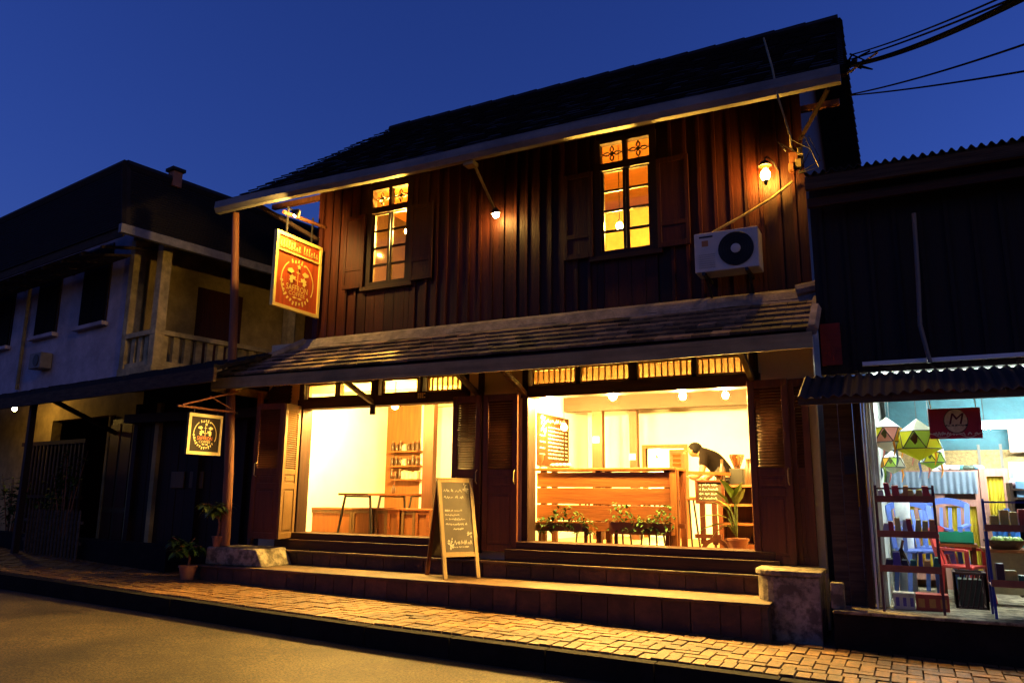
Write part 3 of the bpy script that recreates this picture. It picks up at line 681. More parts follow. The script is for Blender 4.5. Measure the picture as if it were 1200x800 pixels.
# bar counter
def slab_counter():
    y = 9.62; xa, xb = PY(629, 590, y).x, PY(789, 590, y).x; zt = PY(700, 548, y).z
    c = thing('bar_counter', ((xa+xb)/2, y+.3, FL), 'bar counter faced with wide horizontal orange wood planks and open gaps', 'counter')
    MB().box(xa-.02, xb+.05, y-.03, y+.5, zt-.035, zt).build('counter_top', W_PINE, c, bevel=.006)
    zs = [PY(700, v, y).z for v in (550.5, 570.4, 571.6, 590.6, 591.8, 610.2, 611.4, 622)]
    for k in range(4): MB().box(xa, xb-.02, y, y+.028, zs[2*k+1], zs[2*k]-(.03 if k == 0 else 0)).build('plank', W_PINE, c, bevel=.003)
    for xx in (xa+.04, (xa+xb)/2-.1, xb-.12, xb-.02):
        MB().box(xx, xx+.07, y+.03, y+.1, FL, zt-.035).build('leg', W_DOOR, c); MB().box(xx, xx+.07, y+.4, y+.47, FL, zt-.035).build('leg', W_DOOR, c)
    # return with a lower flap towards the back
    MB().box(xb-.03, xb+.04, y-.02, y+.05, FL, zt-.035).build('end_post', W_PINEZ, c)
    MB().bar((xb+.0, y+.5, zt-.05), (xb+.55, y+1.4, zt-.05), .12, .04, (0, 0, 1)).build('end_rail', W_PINE, c)
    MB().bar((xb+.35, y+1.1, FL), (xb+.35, y+1.1, zt-.07), .06).build('end_post', W_DOOR, c)
    MB().box(xb+.0, xb+.12, y+.06, y+.1, FL+.28, FL+.34).build('stretcher', W_DOOR, c)
    return y, xa, xb, zt
cy_, ca, cb, cz = slab_counter()
# bar stools behind the counter, seen as dark legs through the gap
for k in range(4):
    xx = ca+.35+k*.48; s = thing('bar_stool', (xx, 10.6, FL), 'bar stool with thin dark legs standing behind the plank counter', 'stool', 'stools behind the counter')
    MB().lathe((xx, 10.6, FL+.62), [(.16, 0), (.17, .02), (.16, .045)], 16).build('seat', W_PINE, s, True)
    for a in range(4):
        dx, dy = math.cos(a*1.571+.6), math.sin(a*1.571+.6); MB().bar((xx+dx*.10, 10.6+dy*.10, FL+.62), (xx+dx*.17, 10.6+dy*.17, FL), .022).build('leg', IRON, s)
# leafy plants
def leafmesh(mb, p, d, L, wd, droop=.3):
    d = Vector(d).normalized(); sd = d.cross(Vector((0, 0, 1)))
    if sd.length < .1: sd = Vector((1, 0, 0))
    sd.normalize(); up = sd.cross(d); p = Vector(p)
    a = p+d*L*.35-up*droop*L*.05+up*.0; b = p+d*L*.72-up*droop*L*.25; c = p+d*L-up*droop*L*.55
    mb.add([p, a+sd*wd*.5+up*wd*.12, a, a-sd*wd*.5+up*wd*.12, b+sd*wd*.36+up*wd*.08, b, b-sd*wd*.36+up*wd*.08, c], [(0, 2, 1), (0, 3, 2), (1, 2, 5, 4), (2, 3, 6, 5), (4, 5, 7), (5, 6, 7)])
def bushy(name, base, h, spread, nst, nl, ll, label, group, pot=None, leafm=LEAF, hang=0, extra=None):
    base = Vector(base); t = thing(name, base, label, 'plant', group)
    z0 = base.z
    if pot:
        pr, ph = pot; MB().lathe(base, [(pr*.7, 0), (pr*.85, ph*.4), (pr, ph*.86), (pr*1.1, ph*.88), (pr*1.1, ph), (pr*.95, ph), (pr*.9, ph*.9)], 16).build('pot', TERRA, t, True)
        z0 += ph*.85
    stm = MB(); lv = MB(); rr = random.Random(int(abs(base.x)*97+abs(base.y)*31))
    for k in range(nst):
        a = rr.uniform(0, 6.283); s = spread*math.sqrt(rr.random()); tip = Vector((base.x+math.cos(a)*s, base.y+math.sin(a)*s, z0+h*rr.uniform(.6, 1)))
        if extra: tip.x += rr.uniform(-extra, extra)
        rt = Vector((base.x+(tip.x-base.x)*(.8 if extra else .15), base.y+(tip.y-base.y)*.15, z0)); midp = (rt+tip)/2+Vector((rr.uniform(-.03, .03), rr.uniform(-.03, .03), h*.12))
        stm.tube([rt, midp, tip], [.009, .006, .003], 5)
        for q in range(nl):
            f = rr.uniform(.3, 1); p = rt.lerp(midp, f*2) if f < .5 else midp.lerp(tip, f*2-1)
            aa = rr.uniform(0, 6.283); dz = rr.uniform(-.5, .5)-hang*rr.random(); leafmesh(lv, p, (math.cos(aa), math.sin(aa), dz), ll*rr.uniform(.6, 1.15), ll*rr.uniform(.38, .55), rr.uniform(.2, 1))
    stm.build('stem', W_POLE, t); lv.build('foliage', leafm, t); return t
for (u0, u1, lab) in ((628, 692, 'trough of trailing green plants below the counter planks, nearer the dark door pier'), (716, 788, 'trough of trailing green plants below the counter planks, beside the counter end')):
    y = cy_-.14; xa, xb = PY(u0, 610, y).x, PY(u1, 610, y).x; zb_ = PY((u0+u1)/2, 622 if u0 == 628 else 626, y).z; zt_ = PY((u0+u1)/2, 612, y).z
    t = thing('planter_trough', ((xa+xb)/2, y, zb_), lab, 'planter', 'plant troughs on the counter')
    q = MB(); q.box(xa, xb, y-.07, y-.05, zb_, zt_); q.box(xa, xb, y+.09, y+.11, zb_, zt_); q.box(xa, xa+.02, y-.05, y+.09, zb_, zt_); q.box(xb-.02, xb, y-.05, y+.09, zb_, zt_); q.box(xa+.02, xb-.02, y-.05, y+.09, zb_, zb_+.02)
    q.box(xa+.02, xb-.02, y-.05, y+.09, zt_-.04, zt_-.03); q.build('trough', W_PINE, t)
    for xx in (xa+.05, xb-.08): MB().box(xx, xx+.04, y-.03, y+.01, FL, zb_).build('leg', W_DOOR, t)
    lv = MB(); rr = random.Random(u0)
    for k in range(330):
        px = rr.uniform(xa, xb)+rr.gauss(0, .04); cl = .55+.45*math.sin(px*9+u0)
        p = Vector((px, y+rr.uniform(-.12, .06), zt_+rr.uniform(-.12, .22*cl+.03))); aa = rr.uniform(0, 6.283); leafmesh(lv, p, (math.cos(aa), math.sin(aa)-.4, rr.uniform(-.6, .7)), rr.uniform(.05, .09), rr.uniform(.03, .045), .6)
    lv.build('foliage', LEAF, t)
# menu board on the partition of the right room
MX = -4.925; ya_, yb_ = PX(629, 520, MX).y, PX(665, 520, MX).y; zt_, zb_ = PX(646, 487, MX).z, PX(646, 546, MX).z
t = thing('menu_board', (MX, (ya_+yb_)/2, zb_), 'large dark chalk menu board on the partition wall above the counter', 'menu board')
MB().box(MX, MX+.025, ya_, yb_, zb_, zt_).build('board', mat('menu_slate', (.045, .018, .006), .9, spec=.1), t)
q = MB(); EX = Vector((0, 1, 0)); o = Vector((MX+.03, ya_, zb_)); n = Vector((1, 0, 0)); H_ = zt_-zb_; W_ = yb_-ya_
scribble(q, o, EX, UZ0, n, W_*.28, H_*.84, W_*.55, H_*.10, .02, 1)
for k in range(9): scribble(q, o, EX, UZ0, n, W_*.30, H_*(.74-k*.075), W_*.5, H_*.035, .012, 10+k); scribble(q, o, EX, UZ0, n, W_*.86, H_*(.74-k*.075), W_*.06, H_*.035, .012, 30+k)
for k in range(4): scribble(q, o, EX, UZ0, n, W_*.04, H_*(.2+k*.12), W_*.16, H_*.03, .012, 50+k)
for k in range(14):
    p = o+EX*(W_*(.05+.16*random.random()))+UZ0*(H_*(.55+.35*random.random())); q.add([p, p+EX*.05+UZ0*.02, p+EX*.07+UZ0*.07, p+EX*.015+UZ0*.05], [(0, 1, 2, 3)])
tag(q.build('chalk_writing', CHALK, t), kind='stuff')
# counter clutter near the menu board
q = thing('pastry_tray', (PY(657, 546, 9.9).x, 9.9, cz), 'low dark tray with wrapped goods on the counter under the menu board', 'tray')
px = PY(657, 546, 9.9).x; MB().box(px-.16, px+.16, 9.8, 10.0, cz, cz+.022).build('tray', W_DOOR, q)
w_ = MB()
for k in range(5): w_.ball((px-.12+k*.06, 9.9, cz+.05), .04, 7, (1, 1, .7))
w_.build('wrapped_goods', jcols[1], q, True)
gx = PY(633, 540, 9.8).x
tag(MB().lathe((gx, 9.8, cz), [(.03, 0), (.012, .02), (.012, .06), (.045, .12), (.05, .2)], 12).build('dark_goblet', W_DOOR, None, True, loc=(gx, 9.8, cz)), 'dark stemmed goblet standing at the far left end of the counter', 'goblet')
# stand with small chalkboard and half wheel foot
y = 9.75; cx = PY(833, 600, y).x
s = thing('menu_stand', (cx, y, FL), 'reddish wooden menu stand with small chalkboard and half wheel foot', 'stand')
z0, z1 = PY(832, 590, y).z, PY(832, 562, y).z; xa, xb = PY(815, 576, y).x, PY(849, 576, y).x
t = MB(); t.box(xa, xb, y-.02, y+.02, z0, z0+.035); t.box(xa, xb, y-.02, y+.02, z1-.03, z1); t.box(xa, xa+.035, y-.02, y+.02, z0+.035, z1-.03); t.box(xb-.035, xb, y-.02, y+.02, z0+.035, z1-.03); t.build('board_frame', W_DOOR, s, bevel=.004)
MB().box(xa+.035, xb-.035, y-.008, y+.01, z0+.035, z1-.03).build('board', CHALKB, s)
q = MB()
for k in range(4): scribble(q, Vector((xa+.05, y-.011, z0+.05+k*.055)), Vector((1, 0, 0)), Vector((0, 0, 1)), Vector((0, -1, 0)), 0, 0, (xb-xa)*.6, .035, .007, 70+k)
q.build('chalk_writing', CHALK, s)
for xx in (xa+.05, xb-.16): MB().box(xx, xx+.06, y-.025, y+.025, FL+.1, z0).build('post', W_DOOR, s)
MB().box(xa-.02, xb-.06, y-.03, y+.03, FL+.17, FL+.22).build('rail', W_DOOR, s)
wh = MB(); N = 14; c = Vector((xb-.13, y-.035, FL))
for k in range(N):
    a, b = math.pi*k/N, math.pi*(k+1)/N
    wh.slab([c+Vector((math.cos(t_)*r_, 0, math.sin(t_)*r_)) for r_, t_ in ((.13, a), (.18, a), (.18, b), (.13, b))], (0, .05, 0))
wh.build('half_wheel', W_DOOR, s); MB().box(c.x-.012, c.x+.012, y-.03, y+.015, FL, FL+.14).build('spoke', W_DOOR, s)
# shelf unit and coffee things at the right
xs = PY(868, 560, 10.9).x
s = thing('side_cabinet', (xs, 10.9, FL), 'dark side cabinet holding coffee gear behind the potted plant', 'cabinet')
MB().box(xs-.28, xs+.2, 10.7, 11.1, FL, FL+.06).build('base', W_DOOR, s); MB().box(xs-.28, xs+.2, 11.06, 11.1, FL+.06, 1.5).build('back', W_DOOR, s)
for k in range(3): MB().box(xs-.28, xs+.2, 10.7, 11.06, FL+.3+k*.25, FL+.33+k*.25).build('shelf', W_PINE, s)
for xx in (xs-.28, xs+.17): MB().box(xx, xx+.03, 10.7, 11.06, FL+.06, 1.5).build('side', W_DOOR, s)
MB().box(xs-.3, xs+.22, 10.68, 11.12, 1.5, 1.535).build('top', W_PINE, s)
gr = thing('coffee_grinder', (xs-.05, 10.9, 1.535), 'black coffee grinder with hopper on the side cabinet', 'grinder')
MB().box(xs-.13, xs+.05, 10.8, 11.0, 1.535, 1.75).build('body', BLACKP, gr, bevel=.01); MB().lathe((xs-.04, 10.9, 1.75), [(.04, 0), (.05, .03), (.10, .16), (.10, .19)], 14).build('hopper', BROWNGL, gr, True)
for k in range(3):
    xx = xs-.22+k*.17 if k != 1 else xs+.16
    tag(MB().lathe((xx, 10.78, 1.535), [(.04, 0), (.045, .1), (.045, .2), (.02, .26), (.02, .33), (.024, .34)], 10).build('syrup_bottle', jcols[0], None, True, loc=(xx, 10.78, 1.535)), 'tall dark syrup bottle beside the coffee grinder', 'bottle', 'syrup bottles on the side cabinet')
ln = thing('wire_lantern', (xs-.26, 10.72, 1.535), 'small black pointed lantern on the edge of the side cabinet', 'lantern')
lx, ly = xs-.30, 10.95
MB().box(lx-.06, lx+.06, ly-.06, ly+.06, 1.537, 1.555).build('base', IRON, ln)
for dx in (-.055, .05):
    for dy in (-.055, .05): MB().box(lx+dx, lx+dx+.008, ly+dy, ly+dy+.008, 1.555, 1.68).build('corner_bar', IRON, ln)
MB().lathe((lx, ly, 1.68), [(.09, 0), (.03, .07), (.006, .1)], 4).build('cap', IRON, ln)
# big leaved potted plant by the right jamb
px, py = PY(864, 635, 9.6).x, 9.6
pp = thing('potted_plant', (px, py, FL), 'potted plant with long broad yellow green leaves inside the right jamb', 'plant')
MB().lathe((px, py, FL), [(.09, 0), (.11, .08), (.13, .16), (.14, .165), (.14, .19), (.12, .19), (.11, .15)], 16).build('pot', TERRA, pp, True)
for k, (ax, az, L) in enumerate(((-.95, .35, .46), (-.9, .05, .5), (-.5, .9, .42), (-.2, 1, .5), (-.6, -.15, .36), (.3, .9, .4), (-.3, .5, .4), (-.8, .7, .36), (.1, .8, .45))):
    lv = MB(); b0 = Vector((px, py, FL+.2)); b1 = b0+Vector((ax*.10, random.uniform(-.12, .05), .12+.28*max(az, .1)))
    lv.tube([b0, b1], .008, 5); leafmesh(lv, b1, (ax, random.uniform(-.5, .1), az), L*.75, L*.27, .7); lv.build('leaf', LEAFY, pp)
# pendant bulbs: the lit glass itself is the light
GAIN = 30.0
def bulbmat(watts, r):
    s = watts*GAIN/(math.pi*4*math.pi*r*r); return glow('lit_bulb_%d' % round(s), WARM, round(s))
def pendant(u, v, y, watts, label, group, r=.032, top=3.12):
    p = PY(u, v, y); t = thing('pendant_bulb', (p.x, p.y, p.z), label, 'bulb', group)
    if p.z+.16 < top: MB().tube([(p.x, p.y, p.z+.10), (p.x, p.y, top)], .006, 5).build('cord', IRON, t)
    MB().lathe((p.x, p.y, p.z+.03), [(.018, 0), (.02, .01), (.02, .06), (.012, .075)], 10).build('socket', IRON, t)
    MB().ball((p.x, p.y, p.z), r, 8, (1, 1, 1.15)).build('bulb', bulbmat(watts, r), t, True)
    return t
RB = 'bare glowing bulb hanging in the right cafe room above the counter'; LB = 'bare glowing bulb hanging in the left cafe room near the shelves'
for u, v, y, wt, r in ((648, 444, 10.4, 16, .04), (728, 441, 10.4, 16, .04), (766, 444, 10.4, 16, .04), (643, 468, 9.32, 22, .05), (635, 470, 10.0, 12, .035), (718, 463, 9.32, 26, .055), (800, 464, 9.4, 20, .04), (850, 463, 9.4, 20, .036), (661, 500, 10.9, 8, .045)):
    pendant(u, v, y, wt, RB, 'bulbs in the right room', r)
for u, v, y, wt, r in ((402, 474.5, 9.5, 26, .045), (463, 475, 9.7, 26, .05), (517, 453, 10.6, 16, .04)):
    pendant(u, v, y, wt, LB, 'bulbs in the left room', r)
pendant(478, 271, D+.45, 70, 'bare bulb glowing behind the upper window with an open shutter', 'bulbs in the upper rooms', .045, 6.3)
pendant(726, 265, D+.55, 32, 'bare bulb glowing behind the upper window near the air conditioner', 'bulbs in the upper rooms', .045, 6.3)
pendant(770, 540, BY+1.0, 14, 'small bulb glowing in the pale blue room behind the back doorway', 'bulbs in the back room', .03, 3.0)  # hidden bulb, added only to light the room beyond the doorway

# ================================================================== SIGNS AND LAMPS ON THE HOUSE
def emblem(o, ex, ez, nn, s, ring, plant, word1, word2, parent):
    """round plant emblem with two words, drawn flat on a board; o is its centre, s its radius"""
    def P(a, b, k=.003): return o+ex*(a*s)+ez*(b*s)+nn*k
    q = MB(); N = 40
    for k in range(N):
        a, b = 2*math.pi*k/N, 2*math.pi*(k+1)/N; deg = math.degrees(a) % 360
        if 215 < deg < 325 or 60 < deg < 125: continue
        q.add([P(math.cos(t)*r_, math.sin(t)*r_) for r_, t in ((.90, a), (.96, a), (.96, b), (.90, b))], [(0, 1, 2, 3)])
    for k in range(30):                                   # lettering band round the ring
        a = 2*math.pi*(k+.5)/30; deg = math.degrees(a) % 360
        if 325 < deg or deg < 60 or 125 < deg < 175: continue
        w_ = .055; c = Vector((math.cos(a), math.sin(a))); tq = Vector((-c.y, c.x)); h0, h1 = .80+.03*(k % 2), 1.0-.03*(k % 3)
        q.add([P(*(c*h0-tq*w_)), P(*(c*h1-tq*w_)), P(*(c*h1+tq*w_*.2)), P(*(c*h0+tq*w_))], [(0, 1, 2, 3)])
    tag(q.build('emblem_ring', ring, parent), kind='stuff')
    q = MB(); q.add([P(-.018, -.12), P(.018, -.12), P(.018, .6), P(-.018, .6)], [(0, 1, 2, 3)])
    cnt = [0]
    def lf(x, y, a, L, w_):
        d = Vector((math.cos(a), math.sin(a))); n_ = Vector((-d.y, d.x)); c = Vector((x, y))
        cnt[0] += 1; kk = .003+.0006*cnt[0]
        q.add([P(*c, kk), P(*(c+d*L*.4+n_*w_), kk), P(*(c+d*L), kk), P(*(c+d*L*.4-n_*w_), kk)], [(0, 1, 2, 3)])
    for sx in (1, -1):
        for y, x, L in ((.42, .12, .4), (.08, .2, .36)):
            b = 0 if sx > 0 else math.pi
            lf(sx*.02, y, b, x, .02)
            for da in ((-.1, .0, .12) if y > .3 else (-1, -.3, .5, 1.3, 2.4)): lf(sx*(x+.12), y, b+da*sx, L*(1 if y > .3 else .62), .10)
        lf(sx*.3, -.66, (0 if sx < 0 else math.pi), .3, .05)
    for k in range(5): lf(0, .66, k*1.2566+.3, .12, .045)
    tag(q.build('emblem_plant', plant, parent), kind='stuff')
    for tx, m_, y, sz in ((word1, None, -.27, .36), (word2, None, -.5, .24)):
        v, f = text_geo(tx, sz); mb = MB(); xs_ = [p.x for p in v]; k = (1.25 if sz > .3 else .95)/(max(xs_)-min(xs_))
        mb.add([P(p.x*k, y+p.y, .004) for p in v], f); mb.build('emblem_word', (ring if sz < .3 else ORG[0]), parent)
ORG = [SIGNYEL]
# big red sign, square to the facade
SX = -8.02
sg = thing('lit_sign', (SX, 8.6, 4.05), 'large lit red board sign with yellow frame and round plant emblem', 'sign')
a0, a1, z0, z1 = 8.10, 9.06, 4.06, 5.17
MB().box(SX-.03, SX+.0, a0, a1, z0, z1).build('board', SIGNRED, sg)
t = MB()
for q in ((a0-.02, a1+.02, z0-.02, z0+.03), (a0-.02, a1+.02, z1-.03, z1+.02), (a0-.02, a0+.03, z0+.03, z1-.03), (a1-.03, a1+.02, z0+.03, z1-.03), (a0+.03, a1-.03, z1-.27, z1-.245)): t.box(SX-.04, SX+.018, q[0], q[1], q[2], q[3])
t.build('frame', SIGNYEL, sg)
ex, ez, nn = Vector((0, 1, 0)), Vector((0, 0, 1)), Vector((1, 0, 0))
emblem(Vector((SX, (a0+a1)/2, z0+.43)), ex, ez, nn, .37, SIGNYEL, SIGNYEL, 'SAFFRON', 'COFFEE', sg)
q = MB(); rr = random.Random(5); y = a0+.07
for k in range(14):
    if k == 8: y += .05
    h = rr.uniform(.07, .14); w_ = .035; q.add([(SX+.003, y, z1-.21), (SX+.003, y+w_*.6, z1-.21), (SX+.003, y+w_, z1-.21+h), (SX+.003, y+w_*.3, z1-.21+h)], [(0, 1, 2, 3)])
    q.add([(SX+.003, y, z1-.21), (SX+.003, y+w_*1.3, z1-.20), (SX+.003, y+w_*1.3, z1-.17), (SX+.003, y, z1-.175)], [(0, 1, 2, 3)]); y += .056
q.build('band_lettering', SIGNYEL, sg)
for yy in (8.3, 8.85): MB().bar((SX-.015, yy, z1+.01), (SX-.015, yy, 5.62), .02).build('hanger', IRON, sg)
MB().tube([(SX-.01, 8.2, 5.5), (SX-.02, 9.15, 5.56)], .03, 7).build('hanger_pole', W_POLE, sg)
# spot lamp over the sign
def bulb_of(p, r, watts, t): return MB().ball(p, r, 8).build('bulb', bulbmat(watts, r), t, True)
sp = thing('sign_lamp', (SX+.28, 8.15, 5.33), 'small shaded lamp on a bent arm above the red sign', 'lamp')
MB().tube([(SX-.01, 8.28, 5.5), (SX+.12, 8.18, 5.53), (SX+.26, 8.16, 5.45)], .012, 6).build('arm', IRON, sp)
MB().lathe((SX+.30, 8.15, 5.42), [(.02, .06), (.03, .05), (.085, -.03), (.08, -.03), (.022, .045)], 12, (.75, .05, .6)).build('shade', IRON, sp, True)
bulb_of((SX+.27, 8.15, 5.385), .026, 6, sp)
# small hanging sign on the pole
HX = -8.86; hb = thing('sign_bracket', (-8.97, 8.42, 2.5), 'wooden bracket of crossed sticks fixed to the leaning pole', 'bracket')
pA, pB = PX(208, 475, HX-.02), PX(268, 482, HX-.02)
MB().tube([pA, (HX-.02, 8.38, pB.z)], .016, 7).build('arm', W_POLE, hb)
pC, pD = PX(214, 474, HX-.02), PX(268, 457, HX-.02)
MB().tube([pC, (HX-.03, 8.40, pD.z)], .014, 7).build('stay', W_POLE, hb)
MB().tube([PX(246, 464, HX-.02), (HX-.02, 8.34, pB.z+.03)], .010, 6).build('stay', W_POLE, hb)
MB().bar((HX-.13, 8.40, pB.z), (HX+.0, 8.39, pB.z), .03).build('clamp', IRON, hb)
hs = thing('hanging_sign', (HX, 7.84, 1.87), 'small brown hanging sign with cream frame and round plant emblem', 'sign')
b0, b1, hz0, hz1 = 7.53, 8.13, 1.88, 2.455
MB().box(HX-.025, HX, b0, b1, hz0, hz1).build('board', SIGNBRN, hs)
CREAMP = mat('sign_cream_paint', (.62, .50, .2), .5, None, .08, 0)
t = MB()
for q in ((b0, b1, hz0, hz0+.045), (b0, b1, hz1-.045, hz1), (b0, b0+.045, hz0+.045, hz1-.045), (b1-.045, b1, hz0+.045, hz1-.045)): t.box(HX-.03, HX+.008, *q)
t.build('frame', CREAMP, hs)
ORG[0] = SIGNORG
emblem(Vector((HX, (b0+b1)/2, (hz0+hz1)/2)), ex, ez, nn, .215, CREAMP, CREAMP, 'SAFFRON', 'COFFEE', hs)
for yy in (7.62, 8.04): MB().bar((HX-.012, yy, hz1), (HX-.012, yy, hz1+.10), .008).build('hanger', IRON, hs)
# the hanging sign has no lamp of its own
# eave spot lamp with arm
p1 = PY(551, 191, 8.2); p2 = PY(580, 246, D-.2)
es = thing('eave_lamp', (p1.x, 8.2, p1.z), 'lamp on a straight white arm reaching down from the gutter', 'lamp')
MB().box(p1.x-.06, p1.x+.09, 8.12, 8.26, 5.60, 5.655).build('mount', FASCIA, es)
MB().bar((p1.x+.06, 8.22, 5.61), p2, .03, .03).build('arm', FASCIA, es)
MB().lathe(p2, [(.02, .04), (.035, .02), (.07, -.05), (.066, -.05), (.03, .015)], 12, (-.1, -.25, 1)).build('shade', IRON, es, True)
pb_ = Vector(p2)+Vector((.0, .03, -.06)); bulb_of(pb_, .045, 1.6, es)
# wall lantern
p = PY(897, 205, D-.17)
wl = thing('wall_lantern', (p.x, D, p.z), 'glowing glass wall lantern with iron bracket above the air conditioner', 'lantern')
MB().lathe((p.x, p.y, p.z-.07), [(.03, 0), (.055, .02), (.075, .15), (.05, .18)], 10).build('glass', glass('lantern_glass', (1, .85, .5), .97), wl, True)
MB().lathe((p.x, p.y, p.z+.11), [(.08, 0), (.05, .05), (.012, .075), (.012, .1)], 10).build('cap', IRON, wl, True)
MB().lathe((p.x, p.y, p.z-.13), [(.008, 0), (.02, .02), (.03, .06)], 8).build('finial', IRON, wl, True)
MB().tube([(p.x, p.y, p.z+.2), (p.x+.02, p.y+.05, p.z+.25), (p.x+.08, D-.05, p.z+.2), (p.x+.12, D-.01, p.z+.1)], .01, 6).build('bracket', IRON, wl)
MB().ball((p.x, p.y, p.z), .055, 10, (1, 1, 1.35)).build('bulb', bulbmat(2.6, .06), wl, True)
# air conditioner
ax0, ax1, az0, az1, ay0, ay1 = -2.02, -1.29, 3.94, 4.42, 8.72, 9.02
ac = thing('air_conditioner', (-1.65, 8.9, 3.9), 'white outdoor air conditioner unit with round black fan grille on the upper wall', 'air conditioner')
MB().box(ax0, ax1, ay0, ay1, az0, az1).build('casing', ACW, ac, bevel=.012)
fc = Vector((ax1-.25, ay0-.002, (az0+az1)/2)); MB().lathe(fc, [(.20, -.004), (.20, .004)], 32, (0, -1, 0)).build('fan_opening', BLACKP, ac)
for r_ in (.05, .08, .11, .14, .17, .197):
    MB().tube([fc+Vector((math.cos(2*math.pi*k/24)*r_, -.014, math.sin(2*math.pi*k/24)*r_)) for k in range(25)], .004, 4, False).build('grille_ring', BLACKP, ac)
gq = MB()
for k in range(12): a = k*math.pi/6; gq.bar(fc+Vector((math.cos(a)*.045, -.012, math.sin(a)*.045)), fc+Vector((math.cos(a)*.2, -.012, math.sin(a)*.2)), .004)
gq.build('grille_spokes', BLACKP, ac); MB().lathe(fc, [(.055, .006), (.055, .022), (.04, .026)], 20, (0, -1, 0)).build('fan_hub', ACW, ac, True)
q = MB().box(ax0+.06, ax0+.22, ay0-.004, ay0-.001, az1-.065, az1-.045); q.build('maker_mark', BLACKP, ac)
MB().box(ax0+.09, ax0+.165, ay0-.004, ay0-.001, az1-.17, az1-.10).build('energy_label', mat('label_orange', (.45, .18, .05), .5, bump=0), ac)
for k in range(7): MB().box(ax0+.05, ax0+.24, ay0-.004, ay0-.001, az0+.05+k*.026, az0+.055+k*.026).build('vent_line', mat('vent_grey', (.3, .28, .24), .6, bump=0), ac)
for xx in (ax0+.1, ax1-.14):
    MB().bar((xx, D, az0-.02), (xx, 8.7, az0-.02), .035).build('wall_bracket', IRON, ac); MB().bar((xx, D-.01, az0-.22), (xx, 8.85, az0-.03), .025).build('wall_bracket', IRON, ac)
pw = [PY(u, v, D-.07) for u, v in ((836, 272), (872, 252), (905, 232), (929, 213))]
tag(MB().tube([Vector(pw[0])+Vector((0, -.1, -.05))]+pw, .016, 7).build('drain_hose', FASCIA, None, True, loc=pw[0]), 'pale hose slanting up the wall from the air conditioner', 'hose')
dc = [PY(u, v, y) for u, v, y in ((895, 45, 9.0), (905, 80, 8.35), (912, 116, 8.0), (926, 158, 8.2), (927, 172, 8.6))]
tag(MB().tube(dc, .012, 6).build('drop_cable', FASCIA, None, True, loc=dc[2]), 'pale cable hanging down over the roof edge and gutter', 'cable')
mp_ = PY(930, 185, D-.05)
mt = thing('cable_junction', mp_, 'cluster of small junction boxes and cable ends beside the wall lantern', 'junction box')
for k, (dx, dz, w_) in enumerate(((0, 0, .05), (.05, -.08, .035), (-.03, -.12, .03), (.08, .06, .03))): MB().box(mp_.x+dx-w_, mp_.x+dx+w_, D-.07-.01*k, D-.0, mp_.z+dz-w_*1.4, mp_.z+dz+w_*1.4).build('box', FASCIA if k % 2 else W_POLE, mt, bevel=.005)
for k in range(4):
    a = random.uniform(-.1, .1); MB().tube([(mp_.x+a, D-.05, mp_.z+.1), (mp_.x+a*2, D-.14, mp_.z+.2), (mp_.x+.2+a, D-.1, mp_.z+.05-k*.08), (mp_.x+.05, D-.04, mp_.z-.2)], .007, 5).build('loop', IRON, mt)
# overhead cables towards a pole across the street
anchor = PY(992, 76, 8.15)
def cable(p, u1, v1, y1, r, sagv, lab, name='overhead_cable', twist=0):
    q = PY(u1, v1, y1); q = Vector(p)+(Vector(q)-Vector(p))*1.35; pts = []
    for k in range(25): f = k/24; s_ = -sagv*4*f*(1-f); pts.append(Vector(p).lerp(q, f)+Vector((0, 0, s_)))
    return tag(MB().tube(pts, r, 6).build(name, CABLE, None, True, loc=p), lab, 'cable', 'cables leaving the roof corner')
t = cable(anchor+Vector((0, 0, -.02)), 1190, -12, 5.0, .022, .10, 'thick black bundled cable leaving the roof corner over the street')
cable(anchor+Vector((.05, 0, .10)), 1175, -10, 5.2, .007, .05, 'thin upper cable running just above the thick bundle')
cable(anchor+Vector((.05, 0, .05)), 1150, 10, 5.4, .008, .03, 'second thin cable running against the thick bundle')
cable(PY(996, 111, 8.3), 1200, 46, 5.6, .008, .05, 'thin middle cable sagging away from the roof verge')
cable(PY(996, 112, 8.3), 1200, 80, 5.8, .008, .03, 'lowest thin cable leaving the roof verge')
kn = thing('cable_knot', anchor, 'tangled knot of cables and insulators at the roof corner', 'cable knot')
for k in range(9):
    rr = random.Random(k); pts = [anchor+Vector((rr.uniform(-.03, .25), rr.uniform(-.12, .06), rr.uniform(-.1, .12))) for _ in range(3)]
    MB().tube([anchor]+pts[:2], .010, 5).build('cable_tail', CABLE, kn)
for k in range(2): c = anchor+Vector((.05*k+.03, -.03*k, .03*k-.02)); MB().ball(c, .03, 6).build('insulator', BLACKP, kn, True)
MB().tube([anchor+Vector((0, 0, -.1)), anchor+Vector((.3, -.2, -.05))], .012, 6).build('clamp_bar', FASCIA, kn)

